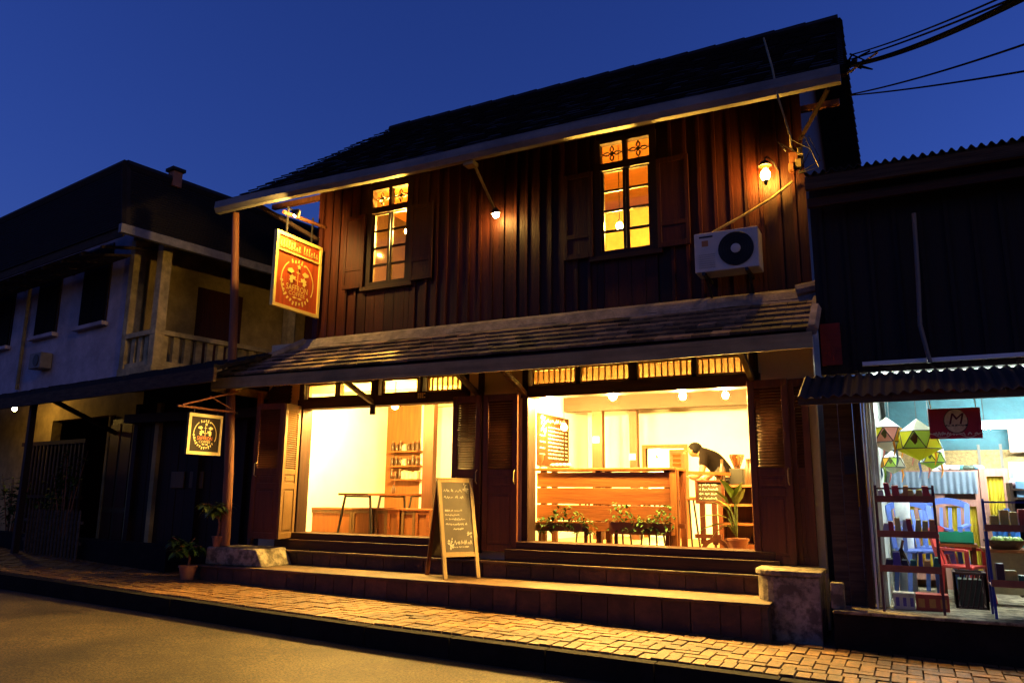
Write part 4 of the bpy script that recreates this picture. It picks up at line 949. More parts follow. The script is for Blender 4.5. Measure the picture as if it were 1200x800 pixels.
# ================================================================== A-FRAME BOARD, PLANTS, LITTER
def aframe():
    zb = .345; a = Vector((-5.15, 8.36, zb)); b = Vector((-4.86, 8.76, zb)); 
    wdir = (b-a).normalized(); back = Vector((-wdir.y, wdir.x, 0)); W_ = (b-a).length; 
    H_ = 1.22; spread = .62
    t = thing('chalkboard_stand', (a+b)/2+back*spread/2, 'folding wooden chalkboard stand on the lower step with handwritten offers', 'chalkboard')
    n_top = back*(spread/2)+Vector((0, 0, H_)); L_ = n_top.length; up = n_top.normalized(); nn = wdir.cross(up).normalized()
    if nn.dot(back) > 0: nn = -nn
    st = .05
    for o, s_ in ((a, 0), (a, W_-st)):
        q = MB(); q.fbox(a, wdir, up, nn, s_, s_+st, 0, L_, -.018, .018); q.build('front_leg', W_FRAME, t, bevel=.004)
    for z0_, z1_ in ((.21*L_, .21*L_+.06), (L_-.05, L_)): MB().fbox(a, wdir, up, nn, st, W_-st, z0_, z1_, -.016, .016).build('front_rail', W_FRAME, t, bevel=.004)
    MB().fbox(a, wdir, up, nn, st, W_-st, .21*L_+.06, L_-.05, -.006, .006).build('chalk_panel', CHALKB, t)
    q = MB(); o = a+nn*.008; pw_ = W_-2*st
    rows_ = ((.86, .045, .55), (.79, .05, .6), (.66, .03, .6), (.615, .03, .45), (.57, .035, .7), (.52, .035, .7), (.475, .03, .3), (.33, .06, .5), (.30, .02, .45))
    for k, (f, h, w_) in enumerate(rows_): scribble(q, o, wdir, up, nn, st+.03+(.1 if k > 5 else 0), L_*f, pw_*w_, h, .007, 90+k)
    for cx_, cz_, s_ in ((.40, .9, .05), (.36, .93, .04), (.40, .45, .04), (.12, .32, .05), (.14, .38, .035)):
        for k in range(6):
            c = o+wdir*(cx_+random.uniform(-.02, .02))+up*(L_*cz_*.98+random.uniform(-.03, .03)); a1_ = random.uniform(0, 6.28); d = (wdir*math.cos(a1_)+up*math.sin(a1_)); e = (wdir*-math.sin(a1_)+up*math.cos(a1_))
            q.add([c, c+d*s_*.5+e*s_*.25, c+d*s_, c+d*s_*.5-e*s_*.25], [(0, 1, 2, 3)])
    tag(q.build('chalk_writing', mat('worn_chalk', (.55, .5, .36), .9, None, .3, 0), t), kind='stuff')
    ub_ = (-back*(spread/2)+Vector((0, 0, H_))); L2 = ub_.length; ub_.normalize(); nb = wdir.cross(ub_).normalized(); c = a+back*spread
    for s_ in (0, W_-st): MB().fbox(c, wdir, ub_, nb, s_, s_+st, 0, L2-.03, -.016, .016).build('back_leg', W_DOOR, t, bevel=.004)
    MB().fbox(c, wdir, ub_, nb, st, W_-st, .2*L2, L2-.05, -.006, .006).build('back_panel', CHALKB, t)
    # hinge strip
    MB().fbox(a+n_top, wdir, back, Vector((0, 0, 1)), -.005, W_+.005, -.03, .03, -.005, .012).build('hinge', W_FRAME, t)
aframe()
def bush_tree(base, pot, stemh, crown, n, lab, lm):
    base = Vector(base); t = thing('potted_shrub', base, lab, 'plant', 'potted shrubs beside the steps'); pr, ph = pot
    MB().lathe(base, [(pr*.7, 0), (pr*.85, ph*.4), (pr, ph*.86), (pr*1.1, ph*.88), (pr*1.1, ph), (pr*.95, ph), (pr*.9, ph*.9)], 16).build('pot', TERRA, t, True)
    top = base+Vector((random.uniform(-.05, .05), 0, ph+stemh)); s_ = MB().tube([base+Vector((0, 0, ph*.8)), base+Vector((.02, 0, ph+stemh*.5)), top], [.02, .016, .012], 7)
    lv = MB(); rr = random.Random(lab)
    for k in range(12):
        a = rr.uniform(0, 6.283); tip = top+Vector((math.cos(a)*crown*rr.uniform(.4, 1), math.sin(a)*crown*rr.uniform(.4, 1), crown*rr.uniform(-.1, .75)))
        s_.tube([top-Vector((0, 0, rr.uniform(0, .1))), (top+tip)/2+Vector((0, 0, .03)), tip], [.008, .006, .003], 5)
        for q in range(n):
            f = rr.uniform(.25, 1); p = top.lerp(tip, f); aa = rr.uniform(0, 6.283); leafmesh(lv, p, (math.cos(aa), math.sin(aa), rr.uniform(-.5, .35)), rr.uniform(.10, .19), rr.uniform(.06, .095), rr.uniform(.3, 1))
    s_.build('trunk', W_POLE, t); lv.build('foliage', lm, t)
bush_tree((-9.03, 8.37, .588), (.075, .15), .34, .30, 15, 'small potted shrub with glossy leaves standing on the cement block', LEAFY)
pS = PZ(219, 679, g(-8.9)+.012)
bush_tree(pS, (.12, .2), .2, .26, 13, 'potted shrub standing on the brick pavement beside the steps', LEAF)
pp_ = PZ(82, 696, g(-10.6)-.2)
lt = MB(); 
for k in range(5): lt.ball(pp_+Vector((random.uniform(-.05, .05), random.uniform(-.03, .03), .03)), .035, 5, (1.2, 1, .8))
tag(lt.build('crumpled_paper', mat('litter_white', (.75, .74, .72), .8), None, loc=pp_), 'crumpled white paper lying against the kerb on the road', 'litter')

# ================================================================== LEFT HOUSE (turned 9 degrees with the street)
LA = R(9); Ld = Vector((-math.cos(LA), math.sin(LA), 0)); Bd = Vector((math.sin(LA), math.cos(LA), 0)); Cn = Vector((-12.4, 9.6, 0)); UZ = Vector((0, 0, 1))
def LP(i, j, z): return Cn+Ld*i+Bd*j+UZ*z
def onJ(u, v, j):            # sight line to a plane parallel to its street front -> (i, z)
    d = ray(u, v); o = C0-Cn; t = (j-o.dot(Bd))/d.dot(Bd); p = o+d*t; return p.dot(Ld), p.z
def onI(u, v, i):            # sight line to a plane parallel to its side -> (j, z)
    d = ray(u, v); o = C0-Cn; t = (i-o.dot(Ld))/d.dot(Ld); p = o+d*t; return p.dot(Bd), p.z
lh = thing('villa', Cn+Vector((0, 0, g(-12.4))), 'old two storey lilac plastered villa with hipped roof and corner balcony', 'house')
def lbox(name, i0, i1, j0, j1, z0, z1, mt, parent=None, bevel=0): return MB().fbox(Cn, Ld, Bd, UZ, i0, i1, j0, j1, z0, z1).build(name, mt, parent or lh, bevel=bevel)
I0 = onJ(146, 380, 0)[0]; FLZ, RZ, CZ = 3.68, 4.37, 6.25
lbox('upper_front_wall', I0, 9, .0, .2, 3.3, 7.0, VIOLET)
lbox('upper_side_wall', I0, I0+.2, .2, 9, 3.3, 7.0, OCHW); lbox('balcony_ceiling', -.2, I0, -.2, 9, 6.42, 6.47, W_OLD)
lbox('corner_pilaster', I0-.16, I0, -.03, .22, FLZ, 6.3, BALU)
lbox('balcony_floor', -.05, I0+.0, -.05, 9, 3.5, FLZ, BALU)
lbox('lower_side_wall', .0, .2, .5, 9, 0, 3.5, OCHW); lbox('lower_front_wall', .2, 2.1, .5, .7, 0, 3.5, OCHW); lbox('lower_front_wall', 4.9, 9, .5, .7, 0, 3.5, OCHW); lbox('lower_front_lintel', 2.1, 4.9, .5, .7, 2.9, 3.5, OCHW)
lbox('dark_room_wall', 2.0, 5.0, 2.2, 2.3, 0, 3.5, W_DARK); lbox('dark_room_wall', 1.9, 2.0, .7, 2.3, 0, 3.5, W_DARK); lbox('dark_room_wall', 5.0, 5.1, .7, 2.3, 0, 3.5, W_DARK); lbox('dark_room_ceiling', 2.0, 5.0, .7, 2.2, 3.3, 3.4, W_DARK)
# balustrade
for (i0, i1, j0, j1) in ((.0, I0, .0, .12), (.0, .12, .12, 7)):
    lbox('hand_rail', i0-.03, i1, j0-.03, j1, RZ-.09, RZ, BALU); lbox('base_rail', i0, i1, j0, j1, FLZ, FLZ+.1, BALU)
    alongi = i1-i0 > .2; n = int(((i1-i0) if alongi else (j1-j0))/.24)
    for k in range(n):
        a = (k+.1)*.24
        if alongi: lbox('baluster', i0+a, i0+a+.13, j0+.02, j1-.02, FLZ+.1, RZ-.09, BALU)
        else: lbox('baluster', i0+.02, i1-.02, j0+a, j0+a+.13, FLZ+.1, RZ-.09, BALU)
for j in (.0, 3.0, 6.0): lbox('column', -.02, .17, j-.02, j+.17, FLZ, 6.2, BALU)
lbox('balcony_beam', -.03, .2, -.03, 8, 6.2, 6.4, BALU)
# tall doors behind the balcony
for j in (1.5, 4.4): lbox('balcony_door', I0-.03, I0-.002, j, j+1.1, FLZ, 5.7, W_CLAD)
SHUTB = mat('black_shutter', (.006, .004, .004), .9, spec=.1)
# front windows with closed dark shutters
for c4 in (((106, 297), (135, 287), (122, 375), (93, 383)), ((54, 316), (77, 307), (64, 390), (40, 393)), ((0, 336), (22, 328), (10, 404), (-14, 410))):
    q = [onJ(u, v, 0) for u, v in c4]; a = (q[1][0]+q[2][0])/2; b = (q[0][0]+q[3][0])/2; z1 = (q[0][1]+q[1][1])/2; z0 = (q[2][1]+q[3][1])/2
    wn = lbox('window_frame', a-.05, b+.05, -.03, .0, z0-.03, z1+.05, W_DARK)
    for s_ in (0, 1):
        sa_, sb_ = a+(b-a)*s_/2, a+(b-a)*(s_+1)/2; lbox('shutter', sa_+.01, sb_-.01, -.05, -.032, z0, z1, SHUTB, wn)
    lbox('sill', a-.12, b+.12, -.13, -.002, z0-.12, z0-.035, VIOLET, wn, .01)
# roof: eave corner, hip point and two ridges
ej, ei = -1.0, -.45
ez_ = onI(131, 262, ei)[1]
d = ray(148, 194); o = C0-Cn; k = (d.dot(Bd)-d.dot(Ld)); t = ((o.dot(Ld)-ei)-(o.dot(Bd)-ej))/k; hp_ = C0+d*t; hi, hj, hz = (hp_-Cn).dot(Ld), (hp_-Cn).dot(Bd), hp_.z
print('villa eave', ez_, 'hip', hi, hj, hz)
rf = MB(); th = (0, 0, -.1)
rf.slab([LP(ei, ej, ez_), LP(12, ej, ez_), LP(12, hj, hz), LP(hi, hj, hz)], th); rf.slab([LP(ei, ej, ez_), LP(hi, hj, hz), LP(hi, 12, hz), LP(ei, 12, ez_)], th)
vroof = rf.build('roof', ROOFT, lh)
MB().tube([LP(ei, ej, ez_+.02), LP(hi, hj, hz+.02)], .08, 6).build('hip_ridge', ROOFT, vroof)
MB().tube([LP(12, hj, hz), LP(hi, hj, hz+.02)], .09, 6).build('ridge', ROOFT, vroof); MB().tube([LP(hi, 12, hz), LP(hi, hj, hz+.02)], .09, 6).build('ridge', ROOFT, vroof)
n = 26; tl = MB()
for k in range(n):                                        # courses of the slopes
    f0 = k/n; ii, jj, zz = ei+(hi-ei)*f0, ej+(hj-ej)*f0, ez_+(hz-ez_)*f0
    tl.bar(LP(ii, jj, zz+.03), LP(12, jj, zz+.03), .12, .03); tl.bar(LP(ii, jj, zz+.03), LP(ii, 12, zz+.03), .12, .03)
tag(tl.build('roof_courses', ROOFT, vroof), kind='stuff')
lbox('gutter', ei-.10, ei, ej-.12, 9, ez_-.13, ez_+.03, GUTTER)
lbox('front_fascia', ei, 12, ej-.03, ej, ez_-.16, ez_-.0, W_OLD)
for k in range(6): MB().bar(LP(I0, ej+.12+k*.15, ez_-.13+.02*k), LP(11, ej+.12+k*.15, ez_-.13+.02*k), .09, .02).build('soffit_board', W_OLD, lh)
for k in range(10): MB().bar(LP(.4+k*.8, ej+.02, ez_-.2), LP(.4+k*.8, .1, ez_+.05), .05, .08, (1, 0, 0)).build('rafter', W_OLD, lh)
cj = onI(205, 212, hi)[0]
ch = MB().fbox(LP(hi, cj, hz-.1), Ld, Bd, UZ, -.09, .09, -.09, .09, 0, .3).build('chimney', TERRA, vroof); MB().fbox(LP(hi, cj, hz-.1), Ld, Bd, UZ, -.13, .13, -.13, .13, .3, .36).build('chimney_cap', ROOFT, vroof)
# downpipe, air conditioner on the lilac wall
i_, z_ = onJ(34, 350, -.06); MB().tube([LP(i_, -.06, 6.2), LP(i_, -.06, 3.6)], .04, 7).build('downpipe', FASCIA, lh)
i_, z_ = onJ(38, 422, -.3)
vac = thing('air_conditioner', LP(i_, -.15, z_-.25), 'dim grey air conditioner unit on the lilac villa wall', 'air conditioner')
MB().fbox(Cn, Ld, Bd, UZ, i_-.27, i_+.27, -.26, -.02, z_-.17, z_+.17).build('casing', mat('dirty_enamel', (.25, .22, .19), .6), vac, bevel=.01)
MB().lathe(LP(i_-.08, -.265, z_), [(.13, 0), (.13, .01)], 24, tuple(-Bd)).build('fan_grille', BLACKP, vac)
# long lean-to roof along the ground floor
lj = -1.25; (ia, za), (ib, zb) = onJ(252, 437, lj), onJ(0, 488, lj)
zc_ = (za+zb)/2
print('leanto', ia, za, ib, zb)
le = thing('lean_to_roof', LP(0, lj, 2.5), 'long dark tiled lean to roof with timber fascia along the villa ground floor', 'roof')
lt_ = MB().slab([LP(ia+.05, lj, za+.05), LP(12, lj, za+.05), LP(12, -.05, 3.48), LP(ia+.05, -.05, 3.48)], (0, 0, .05)).build('tiled_slope', ROOFT, le)
tl = MB()
for k in range(7):
    f0 = k/7; x = ia+.05
    while x < 11: tl.fbox(LP(x, lj+1.2*f0, za+.10+(3.43-za)*f0), Ld, Bd, UZ, 0, .2, 0, .2, 0, .02+.02*random.random()); x += .21
tag(tl.build('tiles', ROOFT, le), kind='stuff')
MB().bar(LP(ia, lj, za-.02), LP(12, lj, za-.02), .05, .2).build('fascia', W_OLD, le)
for k in range(9): MB().bar(LP(ia+.5+k*1.1, lj+.03, za-.08), LP(ia+.5+k*1.1, -.05, 3.3), .06, .08, (1, 0, 0)).build('rafter', W_OLD, le)
for i_ in (.1, 2.0, 5.2, 8.0):
    if i_ > 1: lbox('porch_post', i_, i_+.1, lj+.1, lj+.2, 0, za, W_DARK, le)
MB().bar(LP(1.9, .45, 2.5), LP(1.2, lj+.1, za-.05), .07).build('brace', W_DARK, le)
# villa door in the ochre wall
qd = [onJ(u, v, .48) for u, v in ((133, 492), (155, 490), (128, 590), (150, 592))]; da, db = min(q[0] for q in qd), max(q[0] for q in qd); dz1 = qd[0][1]
dr = lbox('villa_door', da, db, .44, .49, .25, dz1, W_DOORL)
for s_ in (0, 1):
    a, b = da+(db-da)*s_/2+.05, da+(db-da)*(s_+1)/2-.05
    for z0, z1 in ((.4, .95), (1.05, dz1-.1)): lbox('door_panel', a, b, .425, .438, z0, z1, W_DOOR, dr)
for s_, i_ in ((0, da-.08), (1, db)): lbox('door_frame', i_, i_+.08, .42, .5, .2, dz1+.08, OCHW)
# porch bulb
pi_, pz_ = onJ(17, 479, -.35)
pbp = LP(pi_, -.35, pz_)
pbt = thing('porch_bulb', pbp, 'bare yellow bulb glowing under the villa lean to roof', 'bulb')
MB().tube([pbp+Vector((0, 0, .05)), pbp+Vector((0, 0, .6))], .006, 5).build('cord', IRON, pbt); MB().lathe(pbp+Vector((0, 0, .03)), [(.02, 0), (.02, .06), (.01, .07)], 8).build('socket', IRON, pbt); bulb_of(pbp, .05, 1.0, pbt)
MB().tube([LP(onJ(25, 476, -.5)[0], -.5, onJ(25, 476, -.5)[1]), LP(onJ(102, 464, -.5)[0], -.5, onJ(102, 464, -.5)[1])], .012, 6).build('porch_rod', PVC, lh)
# porch screen of slats, picket fence, plants
sc_ = thing('porch_screen', LP(4, -.1, 0), 'dark porch screen of upright slats left of the ochre wall', 'screen')
for k in range(16):
    i_ = 2.2+k*.17; MB().fbox(Cn, Ld, Bd, UZ, i_, i_+.07, -.02, .02, .3, 2.3).build('slat', W_DARK, sc_)
MB().fbox(Cn, Ld, Bd, UZ, 2.15, 5.0, -.035, .035, 2.3, 2.38).build('rail', W_DARK, sc_); MB().fbox(Cn, Ld, Bd, UZ, 2.15, 5.0, -.04, .04, 1.2, 1.26).build('rail', W_DARK, sc_)
MB().fbox(Cn, Ld, Bd, UZ, 2.15, 5.0, -.05, .05, .1, .45).build('base', CEMENT, sc_)
pf = thing('picket_fence', LP(1.5, -.9, .2), 'low dark picket fence in front of the villa door', 'fence')
fz = g(-13)+.0
for k in range(16):
    i_ = .15+k*.13; MB().slab([LP(i_, -.92, fz), LP(i_+.06, -.92, fz), LP(i_+.06, -.92, fz+.78), LP(i_+.03, -.92, fz+.84), LP(i_, -.92, fz+.78)], tuple(Bd*.02)).build('picket', W_OLD, pf)
for z_ in (.25, .6): MB().fbox(Cn, Ld, Bd, UZ, .1, 2.3, -.898, -.87, fz+z_, fz+z_+.05).build('rail', W_OLD, pf)
wl2 = thing('low_wall', LP(1, -.6, .1), 'low dark garden wall along the pavement before the villa', 'wall')
MB().fbox(Cn, Ld, Bd, UZ, -2.4, 11, -.80, -.55, -.1, .55).build('wall_body', KERB, wl2)
def dimshrub(i, j, h, sp, lab, stem): 
    p = LP(i, j, g(-13)); t = thing('garden_shrub', p, lab, 'plant', 'shrubs before the villa'); sm = MB(); lv = MB(); rr = random.Random(lab)
    for k in range(7):
        a = rr.uniform(0, 6.28); tip = p+Vector((math.cos(a)*sp*rr.random(), math.sin(a)*sp*rr.random(), h*rr.uniform(.75, 1))); rt = p+Vector((0, 0, 0)); md = (rt+tip)/2+Vector((0, 0, .1)); sm.tube([rt, md, tip], [.015, .01, .004], 5)
        for q in range(26):
            f = stem+(1-stem)*rr.random(); c = rt.lerp(md, 2*f) if f < .5 else md.lerp(tip, 2*f-1); aa = rr.uniform(0, 6.28); leafmesh(lv, c+Vector((rr.uniform(-.1, .1), rr.uniform(-.1, .1), 0)), (math.cos(aa), math.sin(aa), rr.uniform(-.4, .6)), rr.uniform(.09, .2), rr.uniform(.05, .08), .6)
    sm.build('stem', W_POLE, t); lv.build('foliage', LEAF, t)
dimshrub(1.75, -.45, 1.95, .35, 'tall thin shrub against the ochre villa wall', .6)
dimshrub(2.6, -.35, 1.3, .3, 'short leafy shrub at the foot of the porch screen', .3)
dimshrub(5.4, -.7, 2.1, .4, 'large leaved shrub lit by the porch bulb', .3)
dimshrub(3.9, -.5, 1.5, .35, 'bushy shrub before the middle of the porch screen', .3)
# dark timber wall between the villa and the cafe
tw = thing('timber_shed_front', (-10.6, 9.35, g(-10.5)), 'dark plank shed front with panelled doors between villa and cafe', 'shed')
x = -12.35
while x < -9.05:
    b = min(x+random.uniform(.17, .22), -9.03); piece('plank', W_DARK, tw, ((x+b)/2, 9.38+random.uniform(-.006, .006), 1.5), (b-x-.008, .03, 2.8)); x = b
MB().box(-12.35, -9.03, 9.45, 9.5, .1, 3.4).build('backing', W_DARK, tw)
for xx in (-12.3, -11.75, -10.7, -9.65): MB().box(xx, xx+.10, 9.28, 9.36, .1, 2.9).build('post', OCHW if xx == -11.75 else W_DARK, tw)
for u in (208, 230):
    p = PY(u, 562, 9.34); MB().box(p.x-.16, p.x+.16, 9.33, 9.36, p.z-.14, p.z+.14).build('door_panel', W_DOORL, tw, bevel=.01)
MB().box(-12.35, -9.1, 9.1, 9.32, 2.55, 2.7).build('beam', W_DARKX, tw)

# ================================================================== RIGHT SHOP
NX0, NX1 = -.72, 5.5; NZ = .33
sh_ = thing('corner_shop', (1.5, 8.6, 0), 'dark low shophouse with corrugated awning and a brightly lit open front', 'building')
MB().box(NX0, NX1, 8.24, 12.4, -.1, NZ-.03).build('shop_plinth', KERB, sh_)
MB().box(NX0, NX1, 8.2, 12.3, NZ-.03, NZ).build('shop_floor', CEMENT, sh_, bevel=.01)
OX = -.36
SHOPW = mat('shop_side_wall', (.55, .58, .55), .8)
MB().box(OX+.05, OX+.12, 8.75, 12.2, NZ, 2.62).build('shop_side_wall', SHOPW, sh_)
MB().box(OX, NX1, 12.2, 12.3, NZ, 2.75).build('shop_back_wall', SHOPW, sh_)
MB().box(OX+.05, NX1, 8.66, 12.3, 2.72, 2.76).build('shop_ceiling', WHITEW, sh_)
MB().box(NX1-.1, NX1, 8.6, 12.3, NZ, 2.72).build('shop_side_wall', SHOPW, sh_)
# timber front left of the opening
x = NX0
while x < OX-.01:
    b = min(x+.14, OX); MB().box(x+.003, b-.003, 8.62+random.uniform(-.004, .004), 8.66, NZ, 2.5).build('plank', W_OLD, sh_); x = b
MB().box(NX0, NX1, 8.58, 8.68, 2.36, 2.46).build('shop_lintel', W_DARKX, sh_)
MB().box(NX0, NX1, 8.60, 8.66, 2.46, 2.585).build('shop_lintel', W_OLD, sh_)
p = PY(996, 545, 8.6); MB().box(p.x-.05, p.x+.05, 8.56, 8.61, p.z-.09, p.z+.09).build('meter_box', BLACKP, sh_)
# upper front wall and its roof
ZEE = 4.86
MB().box(NX0, NX1, 8.72, 8.85, 2.655, ZEE).build('shop_upper_wall', mat('dark_shop_boards', (.012, .006, .005), .8, 'z', .5, .3), sh_)
for k in range(26): piece('batten', MATS['dark_shop_boards'], sh_, (NX0+.1+k*.24, 8.71, 3.7), (.04, .02, 2.05))
MB().box(-.70, -.5, 8.682, 8.698, 2.75, 3.2).build('red_board', mat('faded_red', (.25, .03, .02), .8), sh_)
e0, e1 = PY(1000, 196, 8.35), PY(1200, 164, 8.35)
def corr(name, xa, xb, y0, z0, y1, z1, pitch, amp, mt, par, rag=0):
    mb = MB(); n = int((xb-xa)/pitch*6); vs = []
    for k in range(n+1):
        x = xa+(xb-xa)*k/n; dz = amp*math.sin(2*math.pi*(x-xa)/pitch); rg = rag*math.sin(x*7.1)*math.sin(x*2.3+1)
        vs += [(x, y0, z0+dz+rg), (x, y1, z1+dz), (x, y0, z0+dz+rg-.008), (x, y1, z1+dz-.008)]
    fs = []
    for k in range(n): a = 4*k; fs += [(a, a+4, a+5, a+1), (a+2, a+3, a+7, a+6), (a, a+2, a+6, a+4)]
    return mb.add(vs, fs).build(name, mt, par)
ZE = (e0.z+e1.z)/2
CORR = mat('rusty_corrugated', (.05, .036, .03), .7, None, .5, .2, scale=4)
corr('corrugated_roof', NX0+.0, NX1, 8.30, ZE, 12.4, ZE+1.1, .085, .022, CORR, sh_)
MB().bar((NX0, 8.36, ZE-.10), (NX1, 8.36, ZE-.10), .06, .14).build('eave_timber', W_OLD, sh_)
MB().bar((NX0, 8.5, ZE-.27), (NX1, 8.5, ZE-.27), .05, .10).build('eave_timber', W_DARKX, sh_)
# awning
corr('awning', -.88, NX1, 7.88, 2.33, 8.64, 2.63, .10, .016, CORR, sh_, .015)
for k in range(1, 8): MB().bar((-.88+k*.85, 7.9, 2.295), (-.88+k*.85, 8.64, 2.60), .04, .05, (1, 0, 0)).build('awning_rafter', W_OLD, sh_)
MB().bar((-.88, 7.93, 2.285), (NX1, 7.93, 2.285), .04, .06).build('awning_beam', W_OLD, sh_)
pp0 = [PY(u, v, 8.62) for u, v in ((1071, 250), (1076, 330), (1078, 380), (1090, 425))]
tag(MB().tube(pp0, .022, 8).build('wall_pipe', PVC, None, True, loc=pp0[-1]), 'thin grey bent pipe running down the dark shop upper wall', 'pipe')
# folded metal gate leaves at the left of the opening
fg = thing('folding_gate', (OX+.1, 8.55, NZ), 'white folded metal gate leaves standing at the shop opening edge', 'gate')
GM = mat('gate_white_metal', (.62, .66, .66), .4, None, .25, .05)
for k in range(5): MB().bar((OX+.02+.045*(k % 2)+k*.012, 8.56+k*.07, NZ), (OX+.02+.045*(k % 2)+k*.012, 8.56+k*.07, 2.34), .018, .06, (0, 1, 0)).build('gate_leaf', GM, fg)
MB().bar((OX-.03, 8.54, NZ), (OX-.03, 8.54, 2.36), .05).build('gate_post', W_DARK, fg)
cp = PY(982, 702, 8.35); tag(MB().box(cp.x-.06, cp.x+.06, 8.30, 8.42, NZ, NZ+.24).build('cement_stub', CEMENT, None, bevel=.012, loc=(cp.x, 8.35, NZ)), 'short cement stub post on the shop floor edge', 'post')
# fluorescent tubes
for (u, v, y, L, lab) in ((1176, 500, 10.4, .62, 'bright fluorescent tube hanging inside the shop behind the red banner'),):
    p = PY(u, v, y); t = thing('fluorescent_tube', p, lab, 'tube lamp', 'shop tube lamps')
    MB().tube([p+Vector((-L*.45, 0, 0)), p+Vector((L*1.2, 0, 0))], .018, 8).build('tube', TUBEM, t)
    MB().box(p.x-L*.5, p.x+L*1.25, y-.03, y+.03, p.z+.03, p.z+.08).build('batten_case', GM, t)
    for dx in (-L*.3, L): MB().bar((p.x+dx, y, p.z+.08), (p.x+dx, y, 2.73), .01).build('hanger', IRON, t)
    for dx in (-L*.48, L*1.2): MB().box(p.x+dx, p.x+dx+.02, y-.02, y+.02, p.z-.02, p.z+.03).build('holder', GM, t)
# second tube nearer the front, above the gap of the awning
t = thing('fluorescent_tube', (2.3, 9.0, 2.6), 'fluorescent tube fixed to the shop ceiling close to the awning', 'tube lamp', 'shop tube lamps')
MB().tube([(1.2, 9.1, 2.62), (3.4, 9.1, 2.62)], .016, 8).build('tube', TUBEM, t); MB().box(1.15, 3.45, 9.06, 9.14, 2.65, 2.715).build('batten_case', GM, t)
t = thing('fluorescent_tube', (OX+.2, 9.3, 2.5), 'fluorescent tube running along the shop side wall above the lanterns', 'tube lamp', 'shop tube lamps')
MB().tube([(OX+.2, 8.85, 2.52), (OX+.2, 10.0, 2.52)], .014, 8).build('tube', TUBEM, t); MB().box(OX+.12, OX+.18, 8.82, 10.03, 2.49, 2.55).build('batten_case', GM, t)
# woven bamboo panels on a low partition
bp_ = thing('bamboo_partition', (.6, 11.4, NZ), 'woven bamboo wall panels framed by thin grey posts', 'partition')
y = 11.35; BAM = mat('woven_bamboo', (.42, .28, .11), .7, None, .55, .6, scale=26)
xs_ = [PY(u, 520, y).x for u in (1040, 1097, 1146, 1172, 1240)]
for a, b in zip(xs_, xs_[1:]):
    MB().box(a+.012, b-.012, y, y+.02, NZ, 1.98).build('woven_panel', BAM, bp_); MB().box(b-.015, b+.015, y-.01, y+.03, NZ, 2.05).build('post', PVC, bp_)
TEAL = mat('teal_wall', (.03, .11, .14), .7)
MB().box(xs_[0], xs_[-1], y+.0, y+.03, 1.98, 2.7).build('teal_upper_panel', TEAL, bp_)
# wooden cabinet with yellow curtains and a blue checked valance
y = 10.75; PINKW = mat('pinkish_wood', (.42, .20, .15), .6, 'z', .35, .1); YC = clothmat('yellow_cloth', (.75, .55, .05), .2); BC = clothmat('blue_grey_check', (.22, .28, .36), .2, .5)
cbx = [PY(u, 600, y).x for u in (1046, 1103, 1151, 1172)]; ct = PY(1100, 551, y).z
cab = thing('curtained_cabinet', ((cbx[0]+cbx[2])/2, y+.2, NZ), 'pinkish wooden cabinet with yellow curtains behind its arched doors', 'cabinet')
def wavy(mb, xa, xb, yy, z0, z1, amp, nw):
    n = nw*6; vs = []
    for k in range(n+1): x = xa+(xb-xa)*k/n; dy = amp*math.sin(2*math.pi*nw*k/n); vs += [(x, yy+dy*.4, z1), (x, yy+dy, z0)]
    mb.add(vs, [(2*k, 2*k+2, 2*k+3, 2*k+1) for k in range(n)])
for nme, (a, b, zt_) in {'bay': (cbx[0], cbx[1], ct), 'bay2': (cbx[1], cbx[2], ct)}.items():
    q = MB(); q.box(a, a+.05, y, y+.4, NZ, zt_); q.box(b-.05, b, y, y+.4, NZ, zt_); q.box(a+.05, b-.05, y, y+.4, zt_-.05, zt_); q.box(a+.05, b-.05, y, y+.03, zt_-.42, zt_-.34); q.box(a+.05, b-.05, y, y+.03, NZ+.1, NZ+.22); q.box(a+.05, b-.05, y+.38, y+.4, NZ, zt_); q.build('carcass', PINKW, cab)
    q = MB(); wavy(q, a+.05, b-.05, y+.05, NZ+.2, zt_-.4, .015, 6); q.build('yellow_curtain', YC, cab)
    MB().box((a+b)/2-.02, (a+b)/2+.02, y-.004, y+.03, NZ+.22, zt_-.42).build('stile', PINKW, cab)
q = MB(); wavy(q, cbx[0]-.0, cbx[2]-.02, y-.03, PY(1100, 578, y).z, ct-.015, .012, 14); q.build('valance', BC, cab)
tc = thing('tall_cupboard', (cbx[3], y, NZ), 'taller pinkish cupboard door with one yellow curtain', 'cupboard')
a, b, zt_ = cbx[2]+.01, PY(1186, 600, y).x, ct+.02
q = MB(); q.box(a, a+.07, y, y+.35, NZ, zt_); q.box(b-.05, b, y, y+.35, NZ, zt_); q.box(a+.07, b-.05, y, y+.35, zt_-.09, zt_); q.box(a+.07, b-.05, y, y+.03, NZ, NZ+.3); q.box(a+.07, b-.05, y+.33, y+.35, NZ+.3, zt_-.09); q.build('carcass', PINKW, tc)
q = MB(); wavy(q, a+.07, b-.05, y+.04, NZ+.28, zt_-.08, .018, 4); q.build('yellow_curtain', YC, tc)
